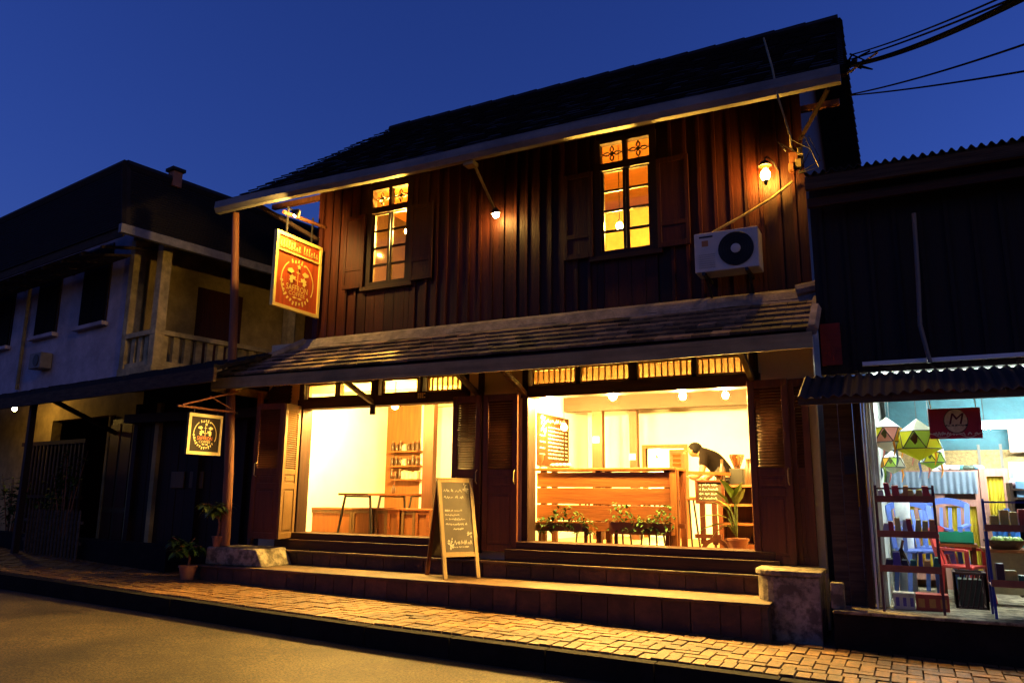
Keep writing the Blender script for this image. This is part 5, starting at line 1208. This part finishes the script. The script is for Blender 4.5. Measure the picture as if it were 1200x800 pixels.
# clutter on the cabinet
cols = [mat('clutter_teal', (.1, .4, .4), .5, bump=0), mat('clutter_white', (.75, .78, .78), .5, bump=0), mat('clutter_blue', (.2, .4, .65), .5, bump=0), mat('clutter_dark', (.05, .07, .05), .5, bump=0), mat('clutter_pink', (.75, .45, .5), .5, bump=0), mat('clutter_red', (.55, .05, .03), .5, bump=0)]
for k, (u, lab, c) in enumerate(((1118, 'folded pale plastic bundle on the cabinet top', 1), (1126, 'small teal cloth bundle on the cabinet top', 0), (1136, 'dark green bundle on the cabinet top', 3), (1146, 'pale blue plastic bundle on the cabinet top', 2), (1108, 'white wrapped parcel on the cabinet top', 1))):
    p = PY(u, 548, y+.15); q = MB(); rr = random.Random(k)
    for w_ in range(4): q.ball((p.x+rr.uniform(-.04, .04), p.y+rr.uniform(-.04, .04), ct+.035), .045, 6, (1.2, 1, .75))
    tag(q.build('cloth_bundle', cols[c], None, True, loc=(p.x, p.y, ct)), lab, 'bundle', 'bundles on the cabinet')
p = PY(1099, 535, y+.3); pk = thing('printed_packet', (p.x, p.y, ct), 'white printed packet with blue pattern standing on the cabinet', 'packet')
MB().box(p.x-.07, p.x+.07, p.y-.02, p.y+.02, ct, ct+.27).build('packet', cols[1], pk); q = MB()
for k in range(9): q.ball((p.x+random.uniform(-.05, .05), p.y-.022, ct+random.uniform(.04, .23)), .016, 5, (1, .15, 1))
tag(q.build('blue_pattern', cols[2], pk), kind='stuff')
# dark shelf unit with picture, pink bag and blue frame at the right
y = 10.3; sx = PY(1189, 590, y).x
rs = thing('dark_shelf_unit', (sx+.3, y, NZ), 'dark shelf unit full of goods beside the tall cupboard', 'shelf')
for zz in (NZ+.05, .8, 1.1, 1.4, PY(1190, 572, y).z): MB().box(sx, sx+.9, y, y+.35, zz-.025, zz).build('shelf', W_DARK, rs)
MB().box(sx-.03, sx, y, y+.35, NZ, 1.56).build('side', W_DARK, rs); MB().box(sx+.9, sx+.93, y, y+.35, NZ, 1.56).build('side', W_DARK, rs); MB().box(sx, sx+.9, y+.35, y+.37, NZ, 1.56).build('back', W_DARK, rs)
for r_, zz in enumerate((.8, 1.1, 1.4)):
    for k in range(4):
        xx = sx+.08+k*.12; tag(MB().box(xx-.045, xx+.045, y+.05, y+.2, zz, zz+.12+.03*((k+r_) % 3)).build('goods_box', cols[(k*2+r_) % 6], None, bevel=.005, loc=(xx, y+.1, zz)), f'small {("teal", "white", "blue", "dark", "pink", "red")[(k*2+r_) % 6]} goods box on the {("lowest", "middle", "upper")[r_]} shelf of the dark unit', 'box', 'goods on the dark shelf unit')
p = PY(1190, 557, y+.12); topz = PY(1190, 572, y).z
q = MB(); q.ball((p.x, p.y, topz+.06), .065, 8, (1.1, .8, .95)); q.ball((p.x+.02, p.y, topz+.12), .02, 5); tag(q.build('pink_bag', cols[4], None, True, loc=(p.x, p.y, topz)), 'small pink plastic bag on top of the dark shelf unit', 'bag')
p = PY(1193, 545, y+.25); fr_ = thing('framed_calendar', (p.x, p.y, topz), 'white calendar in a pale blue frame standing on the dark shelf unit', 'calendar')
MB().box(p.x-.09, p.x+.2, p.y, p.y+.02, topz, topz+.3).build('frame', cols[2], fr_); MB().box(p.x-.055, p.x+.165, p.y-.006, p.y-.001, topz+.03, topz+.26).build('page', cols[1], fr_)
q = MB()
for r_ in range(4): scribble(q, Vector((p.x-.04, p.y-.009, topz+.06+r_*.045)), Vector((1, 0, 0)), UZ, Vector((0, -1, 0)), 0, 0, .17, .015, .004, 200+r_)
q.build('print', PINKW, fr_)
y2 = 11.2; pa_, pb_2 = PY(1184, 530, y2), PY(1230, 497, y2); pc_ = thing('framed_picture', (pa_.x+.2, y2, pa_.z), 'framed blue and white picture on the shop back partition', 'picture')
MB().box(pa_.x, pb_2.x, y2, y2+.03, pa_.z, pb_2.z).build('frame', PINKW, pc_); MB().box(pa_.x+.03, pb_2.x-.03, y2-.006, y2-.001, pa_.z+.03, pb_2.z-.03).build('print', mat('print_blue_white', (.7, .75, .8), .5, None, .7, 0, scale=14, col2=(.1, .16, .25)), pc_)

# ---------------- things in and before the shop opening
# paper and cloth lanterns
LC = {k: clothmat('lantern_'+k, c, .5, .12) for k, c in {'yellow': (.85, .80, .05), 'green': (.45, .70, .12), 'white': (.80, .82, .70), 'orange': (.85, .42, .05), 'pink': (.75, .32, .25), 'blue': (.15, .25, .55)}.items()}
def lantern(u, v, y, s, scheme, lab, tails):
    c = PY(u, v, y); t = thing('cloth_lantern', c, lab, 'lantern', 'cloth lanterns in the shop opening')
    N = 6; A = [c+Vector((math.cos(2*math.pi*k/N+.3)*s*.85, math.sin(2*math.pi*k/N+.3)*s*.85, s*.45)) for k in range(N)]; B = [c+Vector((math.cos(2*math.pi*(k+.5)/N+.3)*s*1.05, math.sin(2*math.pi*(k+.5)/N+.3)*s*1.05, -s*.42)) for k in range(N)]
    top, bot = c+Vector((0, 0, s*1.1)), c-Vector((0, 0, s*1.0))
    for k in range(N):
        k2 = (k+1) % N
        for q, tri in enumerate(([top, A[k], A[k2]], [A[k], B[k], A[k2]], [A[k2], B[k], B[k2]], [B[k], bot, B[k2]])):
            mid = sum(tri, Vector())/3; mb = MB(); mb.add([mid.lerp(p, .985) for p in tri], [(0, 1, 2)]); mb.build('cloth_facet', LC[scheme[(q+(k if q in (1, 2) else 0)) % len(scheme)] if q else 'white'], t)
        rb = MB(); rb.tube([A[k], A[k2]], .005, 4); rb.tube([A[k], B[k]], .005, 4); rb.tube([A[k2], B[k]], .005, 4); rb.tube([B[k], B[k2]], .005, 4); rb.build('rib', IRON, t)
    MB().tube([top, top+Vector((0, 0, max(.04, 2.6-top.z)))], .004, 4).build('string', IRON, t)
    d_ = c+(C0-c).normalized()*s*.93+Vector((-s*.15, 0, .02)); ex_ = Vector((math.cos(.3), math.sin(.3), 0))
    MB().add([d_+ex_*s*.22, d_+UZ*s*.3, d_-ex_*s*.22, d_-UZ*s*.3], [(0, 1, 2, 3)]).build('diamond_patch', mat('patch_olive', (.12, .13, .03), .8), t)
    for k in range(tails):
        p = B[k]; MB().tube([p, p+Vector((.01, 0, -.08)), p+Vector((-.01, 0, -.16))], [.012, .01, .004], 5).build('tassel', LC[('orange', 'pink', 'blue', 'green')[k % 4]], t)
lantern(1076, 516, 8.95, .205, ['yellow', 'yellow', 'green'], 'large yellow cloth lantern with a green side and dark diamond patch', 3)
lantern(1040, 510, 9.05, .175, ['yellow', 'pink', 'orange', 'white'], 'orange and pink faceted cloth lantern beside the folded gate', 5)
lantern(1092, 536, 9.35, .12, ['green', 'white', 'yellow'], 'small pale green cloth lantern hanging lower behind the yellow one', 3)
lantern(1046, 542, 9.5, .12, ['white', 'orange', 'green'], 'small mixed coloured cloth lantern hanging low above the valance', 4)
# red banner
y = 8.3; b0_, b1_ = PY(1087, 479, y), PY(1152, 513, y)
bn = thing('red_banner', ((b0_.x+b1_.x)/2, y, b1_.z), 'red shop banner with a large letter in a pale round badge', 'banner')
BR = mat('banner_red', (.42, .02, .025), .45, None, .2, .02)
MB().box(b0_.x, b1_.x, y, y+.012, b1_.z, b0_.z).build('cloth', BR, bn)
cx_, cz_ = PY(1120, 493, y).x, PY(1120, 493, y).z; W_ = b1_.x-b0_.x; H_ = b0_.z-b1_.z
N = 24; q = MB(); q.add([(cx_+math.cos(2*math.pi*k/N)*W_*.22, y-.004, cz_+math.sin(2*math.pi*k/N)*H_*.38) for k in range(N)], [tuple(range(N))]); q.build('badge', mat('badge_cream', (.75, .62, .36), .5, None, .3, 0, scale=30), bn)
q = MB()
for k in range(N):
    a, b = 2*math.pi*k/N, 2*math.pi*(k+1)/N
    if .0 < a < .9: continue
    q.add([(cx_+math.cos(t_)*W_*r_*.22, y-.005, cz_+math.sin(t_)*H_*r_*.38) for r_, t_ in ((1.0, a), (1.09, a), (1.09, b), (1.0, b))], [(0, 1, 2, 3)])
q.build('badge_rim', mat('badge_rim_brown', (.12, .05, .02), .5, bump=0), bn)
v, f = text_geo('M', .30); sx_ = W_*.24/max(.01, max(p.x for p in v)-min(p.x for p in v)); sz_ = H_*.36/max(.01, max(p.y for p in v)-min(p.y for p in v))
MB().add([(cx_+.005+p.x*sx_+.25*p.y*sz_, y-.007, cz_+.015+p.y*sz_) for p in v], f).build('letter', mat('letter_dark_red', (.12, .008, .01), .5, bump=0), bn)
q = MB(); scribble(q, Vector((cx_-W_*.2, y-.007, cz_-H_*.18)), Vector((1, 0, 0)), UZ, Vector((0, -1, 0)), 0, 0, W_*.42, H_*.07, .006, 301); q.build('script_line', BLACKP, bn)
q = MB(); scribble(q, Vector((b0_.x+W_*.06, y-.004, b1_.z+H_*.10)), Vector((1, 0, 0)), UZ, Vector((0, -1, 0)), 0, 0, W_*.86, H_*.13, .009, 302); q.build('bottom_line', mat('banner_pale', (.8, .68, .5), .6, bump=0), bn)
q = MB()
for k in range(20):
    f0, f1 = k/20, (k+1)/20; h0, h1 = [.025+.02*math.cos(4*math.pi*f_) for f_ in (f0, f1)]
    q.add([(b0_.x+W_*f0, y-.004, b1_.z+h0), (b0_.x+W_*f1, y-.004, b1_.z+h1), (b0_.x+W_*f1, y-.004, b1_.z+h1+.008), (b0_.x+W_*f0, y-.004, b1_.z+h0+.008)], [(0, 1, 2, 3)])
q.build('wave_line', MATS['banner_pale'], bn)
for xx in (b0_.x+.03, b1_.x-.03): MB().tube([(xx, y+.006, b0_.z), (xx-.03, 8.0, 2.30)], .005, 5).build('cord', FASCIA, bn)
# goods racks
def rack(pts, zt, shelves, mt, lab, dy, W_, x0):
    t = thing('goods_rack', (x0+W_/2, 8.5, NZ), lab, 'rack', 'goods racks at the shop front')
    for s_ in (0, 1):
        MB().bar((x0+W_*s_, 8.36, NZ), (x0+W_*s_, 8.36+dy*.55, zt), .022).build('front_upright', mt, t)
        MB().bar((x0+W_*s_, 8.36+dy, NZ), (x0+W_*s_, 8.36+dy*.6, zt-.02), .02).build('rear_upright', mt, t)
    MB().bar((x0, 8.36+dy*.55, zt-.03), (x0+W_, 8.36+dy*.55, zt-.03), .016).build('top_bar', mt, t)
    out = []
    for zz in shelves:
        f_ = (zz-NZ)/(zt-NZ); ya, yb = 8.36+dy*.55*f_, 8.36+dy-dy*.4*f_; ya -= .06
        q = MB(); q.box(x0-.01, x0+W_+.01, ya, yb+.05, zz-.012, zz); q.box(x0-.01, x0+W_+.01, ya-.008, ya, zz-.012, zz+.05); q.build('shelf_tray', mat('rack_tray', (.26, .09, .045), .6), t); out.append((zz, ya, yb))
    return out
rx0 = PZ(1036, 718, NZ).x; rw = .50
GC = [mat('pack_red', (.45, .06, .03), .4, bump=0), mat('pack_orange', (.6, .25, .05), .4, bump=0), mat('pack_green', (.06, .2, .08), .4, bump=0), mat('pack_yellow', (.65, .5, .1), .4, bump=0), mat('pack_dark', (.05, .03, .03), .4, bump=0), mat('pack_violet', (.15, .1, .3), .4, bump=0), mat('pack_cream', (.6, .52, .4), .4, bump=0)]
GN = ('red', 'orange', 'green', 'yellow', 'dark', 'violet', 'cream')
zsh = [PY(1075, v, 8.5).z for v in (587, 628, 668)]
for r_, (zz, ya, yb) in enumerate(rack(None, 1.50, zsh, mat('rack_brown_metal', (.10, .03, .02), .5), 'brown metal goods rack with three trays of snack packets', .34, rw, rx0)):
    rr = random.Random(r_+60); x = rx0+.03; k = 0
    while x < rx0+rw-.03:
        w_ = rr.uniform(.04, .075); c = rr.choice(((0, 1, 0, 4, 6, 3), (0, 1, 3, 0, 6), (2, 4, 5, 3, 2, 1))[r_]); h = rr.uniform(.09, .17)
        mb = MB(); a_ = rr.uniform(-.02, .02); mb.slab([(x, ya+.03, zz), (x+w_, ya+.03, zz), (x+w_*.9+a_, ya+.08, zz+h), (x+w_*.1+a_, ya+.08, zz+h)], (0, .05, .01))
        tag(mb.build('snack_packet', GC[c], None, loc=(x, ya+.05, zz)), f'{GN[c]} snack packet standing on the {("top", "middle", "lowest")[r_]} tray of the brown rack', 'packet', 'packets on the brown rack'); x += w_+.006; k += 1
bx0 = rx0+rw+.29
zsh2 = [PY(1185, v, 8.6).z for v in (650, 690)]
rx1 = PZ(1183, 722, NZ).x-.12
BLM = mat('rack_blue_metal', (.02, .03, .22), .4, bump=0)
for r_, (zz, ya, yb) in enumerate(rack(None, 1.38, [.62, 1.10], BLM, 'leaning blue metal goods rack loaded with goods', .36, .95, rx1)):
    rr = random.Random(r_+80); x = rx1+.04
    while x < rx1+.9:
        w_ = rr.uniform(.05, .09); c = rr.randrange(7); h = rr.uniform(.09, .2)
        tag(MB().box(x, x+w_, ya+.04, ya+.14, zz, zz+h).build('goods_carton', GC[c], None, bevel=.004, loc=(x, ya+.08, zz)), f'{GN[c]} carton on the {("lower", "upper")[r_]} tray of the blue rack', 'carton', 'cartons on the blue rack'); x += w_+.01
# cartons under the brown rack
for (u0, u1, v0, v1, c, lab, cn) in ((1047, 1072, 690, 708, 6, 'cream and purple carton on the shop floor under the brown rack', 'c'), (1073, 1112, 690, 711, 0, 'wide dark red carton on the shop floor under the brown rack', 'r')):
    y = 8.62; a, b = PY(u0, 700, y).x, PY(u1, 700, y).x; q = thing('carton', ((a+b)/2, y, NZ), lab, 'carton', 'cartons under the brown rack')
    MB().box(a, b, y, y+.18, NZ+.001, NZ+.15).build('box', GC[c], q, bevel=.004)
    for k in range(3): MB().box(a+.02+k*(b-a)/3, a+(k+.8)*(b-a)/3, y-.004, y-.001, NZ+.03, NZ+.11).build('printed_panel', GC[5] if c == 6 else GC[1], q)
# hand broom under the lowest tray
p = PY(1057, 652, 8.75); br = thing('straw_brush', (p.x, 8.8, NZ+.1), 'dark straw hand brush hanging under the lowest rack tray', 'brush')
q = MB()
for k in range(26): q.tube([p+Vector((.0, 0, .1)), p+Vector((random.uniform(-.09, .07), random.uniform(-.03, .03), -.08+random.uniform(-.03, .03)))], .004, 4)
tag(q.build('straw', W_OLD, br), kind='stuff'); MB().tube([p+Vector((0, 0, .08)), p+Vector((.02, 0, .16))], .014, 6).build('handle', W_DOOR, br)
# plastic chairs
def chair(p, rz, mt, lab, s=1.0):
    t = thing('plastic_chair', p, lab, 'chair', 'plastic chairs in the shop'); p = Vector(p); ex, ey, ez = frame_of((math.cos(rz), math.sin(rz), 0))
    def Q(a, b, c): return p+ex*a*s+ey*b*s+ez*c*s
    q = MB(); q.slab([Q(-.21, -.2, .42), Q(.21, -.2, .42), Q(.19, .2, .42), Q(-.19, .2, .42)], (0, 0, .03)); q.build('seat', mt, t, bevel=.012)
    for a, b in ((-.19, -.18), (.19, -.18), (-.17, .18), (.17, .18)): MB().bar(Q(a, b, .42), Q(a*1.2, b*1.2, 0), .045, .03).build('leg', mt, t)
    for a in (-.19, .19): MB().bar(Q(a, .19, .44), Q(a*1.02, .30, .86), .05, .03).build('back_post', mt, t); MB().bar(Q(a*1.12, -.16, .64), Q(a*1.08, .24, .66), .05, .025).build('arm_rest', mt, t); MB().bar(Q(a*1.1, -.15, .44), Q(a*1.12, -.15, .64), .04, .025).build('arm_post', mt, t)
    for k in range(4): a = -.12+k*.08; MB().bar(Q(a, .20, .45), Q(a, .30, .82), .035, .012, ey).build('back_slat', mt, t)
    q = MB()
    for k in range(6):
        f0, f1 = -1+k/3, -1+(k+1)/3; q.bar(Q(.19*f0, .305, .86-.05*f0*f0+.03), Q(.19*f1, .305, .86-.05*f1*f1+.03), .07, .022, ey)
    q.build('top_rail', mt, t)
BLP = mat('blue_plastic', (.12, .2, .62), .35, None, .1, 0); RDP = mat('red_plastic', (.62, .06, .05), .35, None, .1, 0)
c1 = PY(1083, 660, 9.7); chair((c1.x, 9.75, NZ), R(20), BLP, 'blue plastic armchair turned towards the cabinet, behind the brown rack', 1.12)
c2 = PY(1100, 660, 9.9); chair((c2.x+.05, 10.15, NZ), R(-15), BLP, 'second blue plastic armchair standing closer to the cabinet', 1.15)
c3 = PY(1128, 650, 9.6); chair((c3.x, 9.5, NZ), R(60), RDP, 'low red plastic armchair in front of the blue chairs', .82)
# water barrel white, small table with green tray
p = PY(1058, 605, 9.9); tag(MB().lathe((p.x, 9.95, NZ), [(.09, 0), (.09, .62), (.07, .63), (.07, .70), (.035, .72), (.035, .76), (.075, .80), (.078, 1.0), (.06, 1.04)], 14).build('water_dispenser', cols[1], None, True, loc=(p.x, 9.95, NZ)), 'white water dispenser standing in the shop left corner', 'dispenser')
y = 9.55; ta, tb_ = PY(1098, 636, y).x, PY(1146, 636, y).x; tz = PY(1120, 637, y).z
tt = thing('small_table', ((ta+tb_)/2, y+.2, NZ), 'small wooden table carrying a green plastic tray', 'table')
MB().box(ta, tb_, y, y+.4, tz-.03, tz).build('top', W_PINE, tt)
for xx in (ta+.02, tb_-.06):
    for yy in (y+.02, y+.34): MB().box(xx, xx+.04, yy, yy+.04, NZ, tz-.03).build('leg', W_DOOR, tt)
GRN = mat('green_plastic', (.02, .32, .18), .35, None, .1, 0)
q = MB(); q.slab([(ta+.03, y+.04, tz), (tb_-.03, y+.04, tz), (tb_-.03, y+.36, tz), (ta+.03, y+.36, tz)], (0, 0, .015)); 
zt_ = tz+.12
for a, b in (((ta+.03, y+.04), (tb_-.03, y+.04)), ((tb_-.03, y+.04), (tb_-.03, y+.36)), ((tb_-.03, y+.36), (ta+.03, y+.36)), ((ta+.03, y+.36), (ta+.03, y+.04))):
    q.add([(a[0], a[1], tz), (b[0], b[1], tz), (b[0]*1.0+(-.02 if b[0] > 0 else .02)*0, b[1], zt_), (a[0], a[1], zt_)], [(0, 1, 2, 3)])
tag(q.build('green_basin', GRN, None, loc=(ta, y, tz)), 'shallow green plastic tray on the small table', 'tray')
# lattice crate on the floor
y = 9.0; ca_, cb_ = PY(1120, 690, y).x, PY(1156, 690, y).x; cr = thing('lattice_crate', ((ca_+cb_)/2, y, NZ), 'dark plastic lattice crate on the shop floor between the racks', 'crate')
CRM = mat('crate_dark_brown', (.06, .03, .025), .5)
hz = .33
for (p0, dx) in (((ca_, y, NZ), Vector((cb_-ca_, 0, 0))), ((cb_, y, NZ), Vector((0, .28, 0))), ((ca_, y, NZ), Vector((0, .28, 0))), ((ca_, y+.28, NZ), Vector((cb_-ca_, 0, 0)))):
    p0 = Vector(p0); MB().bar(p0, p0+dx, .02).build('rim', CRM, cr); MB().bar(p0+UZ*hz, p0+dx+UZ*hz, .025).build('rim', CRM, cr)
    for k in range(6): MB().bar(p0+dx*(k/6), p0+dx*min(1, k/6+.3)+UZ*hz, .014, .010).build('lattice_bar', CRM, cr)
    for k in range(2): MB().bar(p0+dx*k, p0+dx*k+UZ*hz, .02).build('corner_post', CRM, cr)
MB().box(ca_+.01, cb_-.01, y+.01, y+.27, NZ, NZ+.02).build('floor', CRM, cr)
MB().box(ca_+.03, cb_-.03, y+.03, y+.25, NZ+.02, hz+NZ-.06).build('contents', cols[3], cr)
# counter table with fruit tray and water bottles
y = 9.3; ka = PY(1153, 650, y).x; kt = PY(1180, 644, y).z
kb = thing('goods_counter', (ka+.5, y+.2, NZ), 'plywood goods counter behind the blue rack', 'counter')
MB().box(ka, ka+1.3, y, y+.5, kt-.03, kt).build('top', W_PINE, kb); MB().box(ka+.02, ka+1.28, y+.03, y+.06, NZ+.12, kt-.03).build('front_panel', mat('ply_khaki', (.32, .25, .12), .7), kb)
for xx in (ka+.02, ka+1.22): MB().box(xx, xx+.05, y+.06, y+.12, NZ, kt-.03).build('leg', W_DOOR, kb); MB().box(xx, xx+.05, y+.4, y+.46, NZ, kt-.03).build('leg', W_DOOR, kb)
p = PY(1178, 632, y+.15); ft = thing('fruit_basket', (p.x, y+.15, kt), 'shallow woven basket of green fruit on the goods counter', 'basket')
MB().lathe((p.x, y+.17, kt), [(.12, 0), (.19, .08), (.2, .09), (.18, .085), (.11, .015)], 18).build('basket', W_OLD, ft, True)
for k in range(9): a = k*2.4; MB().ball((p.x+math.cos(a)*.03*math.sqrt(k)*1.5, y+.17+math.sin(a)*.03*math.sqrt(k)*1.5, kt+.085), .04, 7).build('fruit', LEAFY, ft, True)
BOT = mat('water_bottle_plastic', (.45, .62, .75), .15, None, .2, 0, trans=.6); CAPB = mat('bottle_blue_label', (.03, .16, .6), .4, bump=0)
for k, (u, dy, h, lab) in enumerate(((1173, .36, .30, 'small clear water bottle with blue label on the goods counter, shortest one'), (1180, .42, .40, 'tall clear water bottle with blue label on the goods counter'), (1187, .34, .30, 'clear water bottle with blue label beside the tall bottle'), (1166, .42, .28, 'clear water bottle with blue label nearest the tall cupboard'))):
    xx = PY(u, 600, y+dy).x; q = thing('water_bottle', (xx, y+dy, kt), lab, 'bottle', 'water bottles on the goods counter'); r_ = .042 if h < .4 else .055
    MB().lathe((xx, y+dy, kt), [(r_*.9, 0), (r_, .02), (r_, h*.62), (r_*.92, h*.66), (r_, h*.7), (r_*.5, h*.9), (r_*.4, h*.95)], 14).build('body', BOT, q, True)
    MB().lathe((xx, y+dy, kt+h*.38), [(r_*1.02, 0), (r_*1.02, h*.2)], 14).build('label', CAPB, q, True); MB().lathe((xx, y+dy, kt+h*.94), [(r_*.45, 0), (r_*.45, h*.06)], 10).build('cap', CAPB, q, True)

# ================================================================== PERSON behind the counter
def skin_mesh(name, pts, edges, rad, mt, parent=None, root=0, loc=None, sub=2):
    off = OFF[parent] if parent else Vector(loc)
    me = bpy.data.meshes.new(name); me.from_pydata([Vector(p)-off for p in pts], edges, []); o = bpy.data.objects.new(name, me); COL.objects.link(o)
    if parent: o.parent = parent
    else: o.location = off
    OFF[o] = off
    md = o.modifiers.new('skin', 'SKIN'); md.use_smooth_shade = True
    for i, r_ in enumerate(rad): me.skin_vertices[0].data[i].radius = (r_, r_)
    me.skin_vertices[0].data[root].use_root = True
    sb = o.modifiers.new('sub', 'SUBSURF'); sb.levels = sub; sb.render_levels = sub
    me.materials.append(mt); return o
B0 = Vector((PY(832, 545, 11.25).x, 11.25, FL-.0))
def bp3(a, b, c): return B0+Vector((a, b, c))
SKIN = mat('skin', (.24, .10, .05), .5, None, .1, 0); SHIRT = mat('dark_shirt', (.006, .004, .004), .9, None, .4, .1, spec=.05); TROU = mat('dark_trousers', (.03, .03, .04), .8); HAIR = mat('black_hair', (.004, .003, .003), .8, spec=.1)
pts = [bp3(.26, .0, .90), bp3(.18, 0, 1.02), bp3(.06, 0, 1.18), bp3(-.04, 0, 1.27), bp3(-.13, -.01, 1.29), bp3(-.19, -.02, 1.31), bp3(-.25, -.03, 1.32), bp3(-.30, -.03, 1.30),
       bp3(-.03, -.17, 1.24), bp3(-.06, -.26, 1.0), bp3(-.14, -.38, .92), bp3(-.19, -.44, .94), bp3(-.03, .17, 1.24), bp3(-.02, .27, 1.0), bp3(-.16, .25, .90), bp3(-.23, .22, .92),
       bp3(.26, -.09, .84), bp3(.22, -.10, .45), bp3(.27, -.10, .07), bp3(.16, -.11, .04), bp3(.26, .09, .84), bp3(.24, .10, .45), bp3(.30, .10, .07), bp3(.19, .11, .04)]
edg = [(0, 1), (1, 2), (2, 3), (3, 4), (4, 5), (5, 6), (6, 7), (3, 8), (8, 9), (9, 10), (10, 11), (3, 12), (12, 13), (13, 14), (14, 15), (0, 16), (16, 17), (17, 18), (18, 19), (0, 20), (20, 21), (21, 22), (22, 23)]
rad = [.125, .12, .13, .12, .06, .085, .095, .07, .06, .045, .035, .03, .06, .045, .035, .03, .085, .06, .045, .035, .085, .06, .045, .035]
pers = skin_mesh('person', pts, edg, rad, SKIN, None, 0, B0)
tag(pers, 'person in a dark shirt bending forward behind the counter', 'person')
skin_mesh('shirt', [pts[0]+Vector((0, 0, .02)), pts[1], pts[2], pts[3], pts[8], pts[8].lerp(pts[9], .7), pts[12], pts[12].lerp(pts[13], .7), pts[4]+Vector((-.01, 0, .01))], [(0, 1), (1, 2), (2, 3), (3, 4), (4, 5), (3, 6), (6, 7), (3, 8)], [.145, .145, .155, .14, .08, .068, .08, .068, .085], SHIRT, pers, 0)
skin_mesh('trousers', [pts[0], pts[16], pts[17], pts[18]+Vector((0, 0, .03)), pts[20], pts[21], pts[22]+Vector((0, 0, .03))], [(0, 1), (1, 2), (2, 3), (0, 4), (4, 5), (5, 6)], [.135, .105, .08, .065, .105, .08, .065], TROU, pers, 0)
hm = MB(); hm.ball(bp3(-.20, -.02, 1.345), .108, 10, (1, .92, .92)); hm.build('hair', HAIR, pers, True)
fm = MB()
for s_ in (-1, 1): fm.ball(bp3(-.23, -.02+s_*.09, 1.31), .022, 6, (.7, .5, 1)); fm.ball(bp3(-.335, -.03+s_*.035, 1.315), .011, 5)
fm.ball(bp3(-.36, -.03, 1.285), .017, 6, (1, .8, 1.2)); fm.build('face_features', SKIN, pers, True)
for hp0, sg_ in ((pts[11], 1), (pts[15], -1)):
    hb_ = MB(); d0 = Vector((-.8, -.5*sg_, .05)).normalized(); sd = Vector((0, 0, 1)).cross(d0)
    for k in range(4): a0_ = hp0+d0*.02+sd*(k-1.5)*.017; hb_.tube([a0_, a0_+d0*.035+Vector((0, 0, .004)), a0_+d0*(.06+.008*(k in (1, 2)))+Vector((0, 0, -.018))], [.009, .008, .006], 6)
    hb_.tube([hp0+sd*.03*sg_, hp0+sd*.05*sg_+d0*.02, hp0+sd*.05*sg_+d0*.045+Vector((0, 0, -.012))], [.010, .009, .007], 6); hb_.build('fingers', SKIN, pers, True)
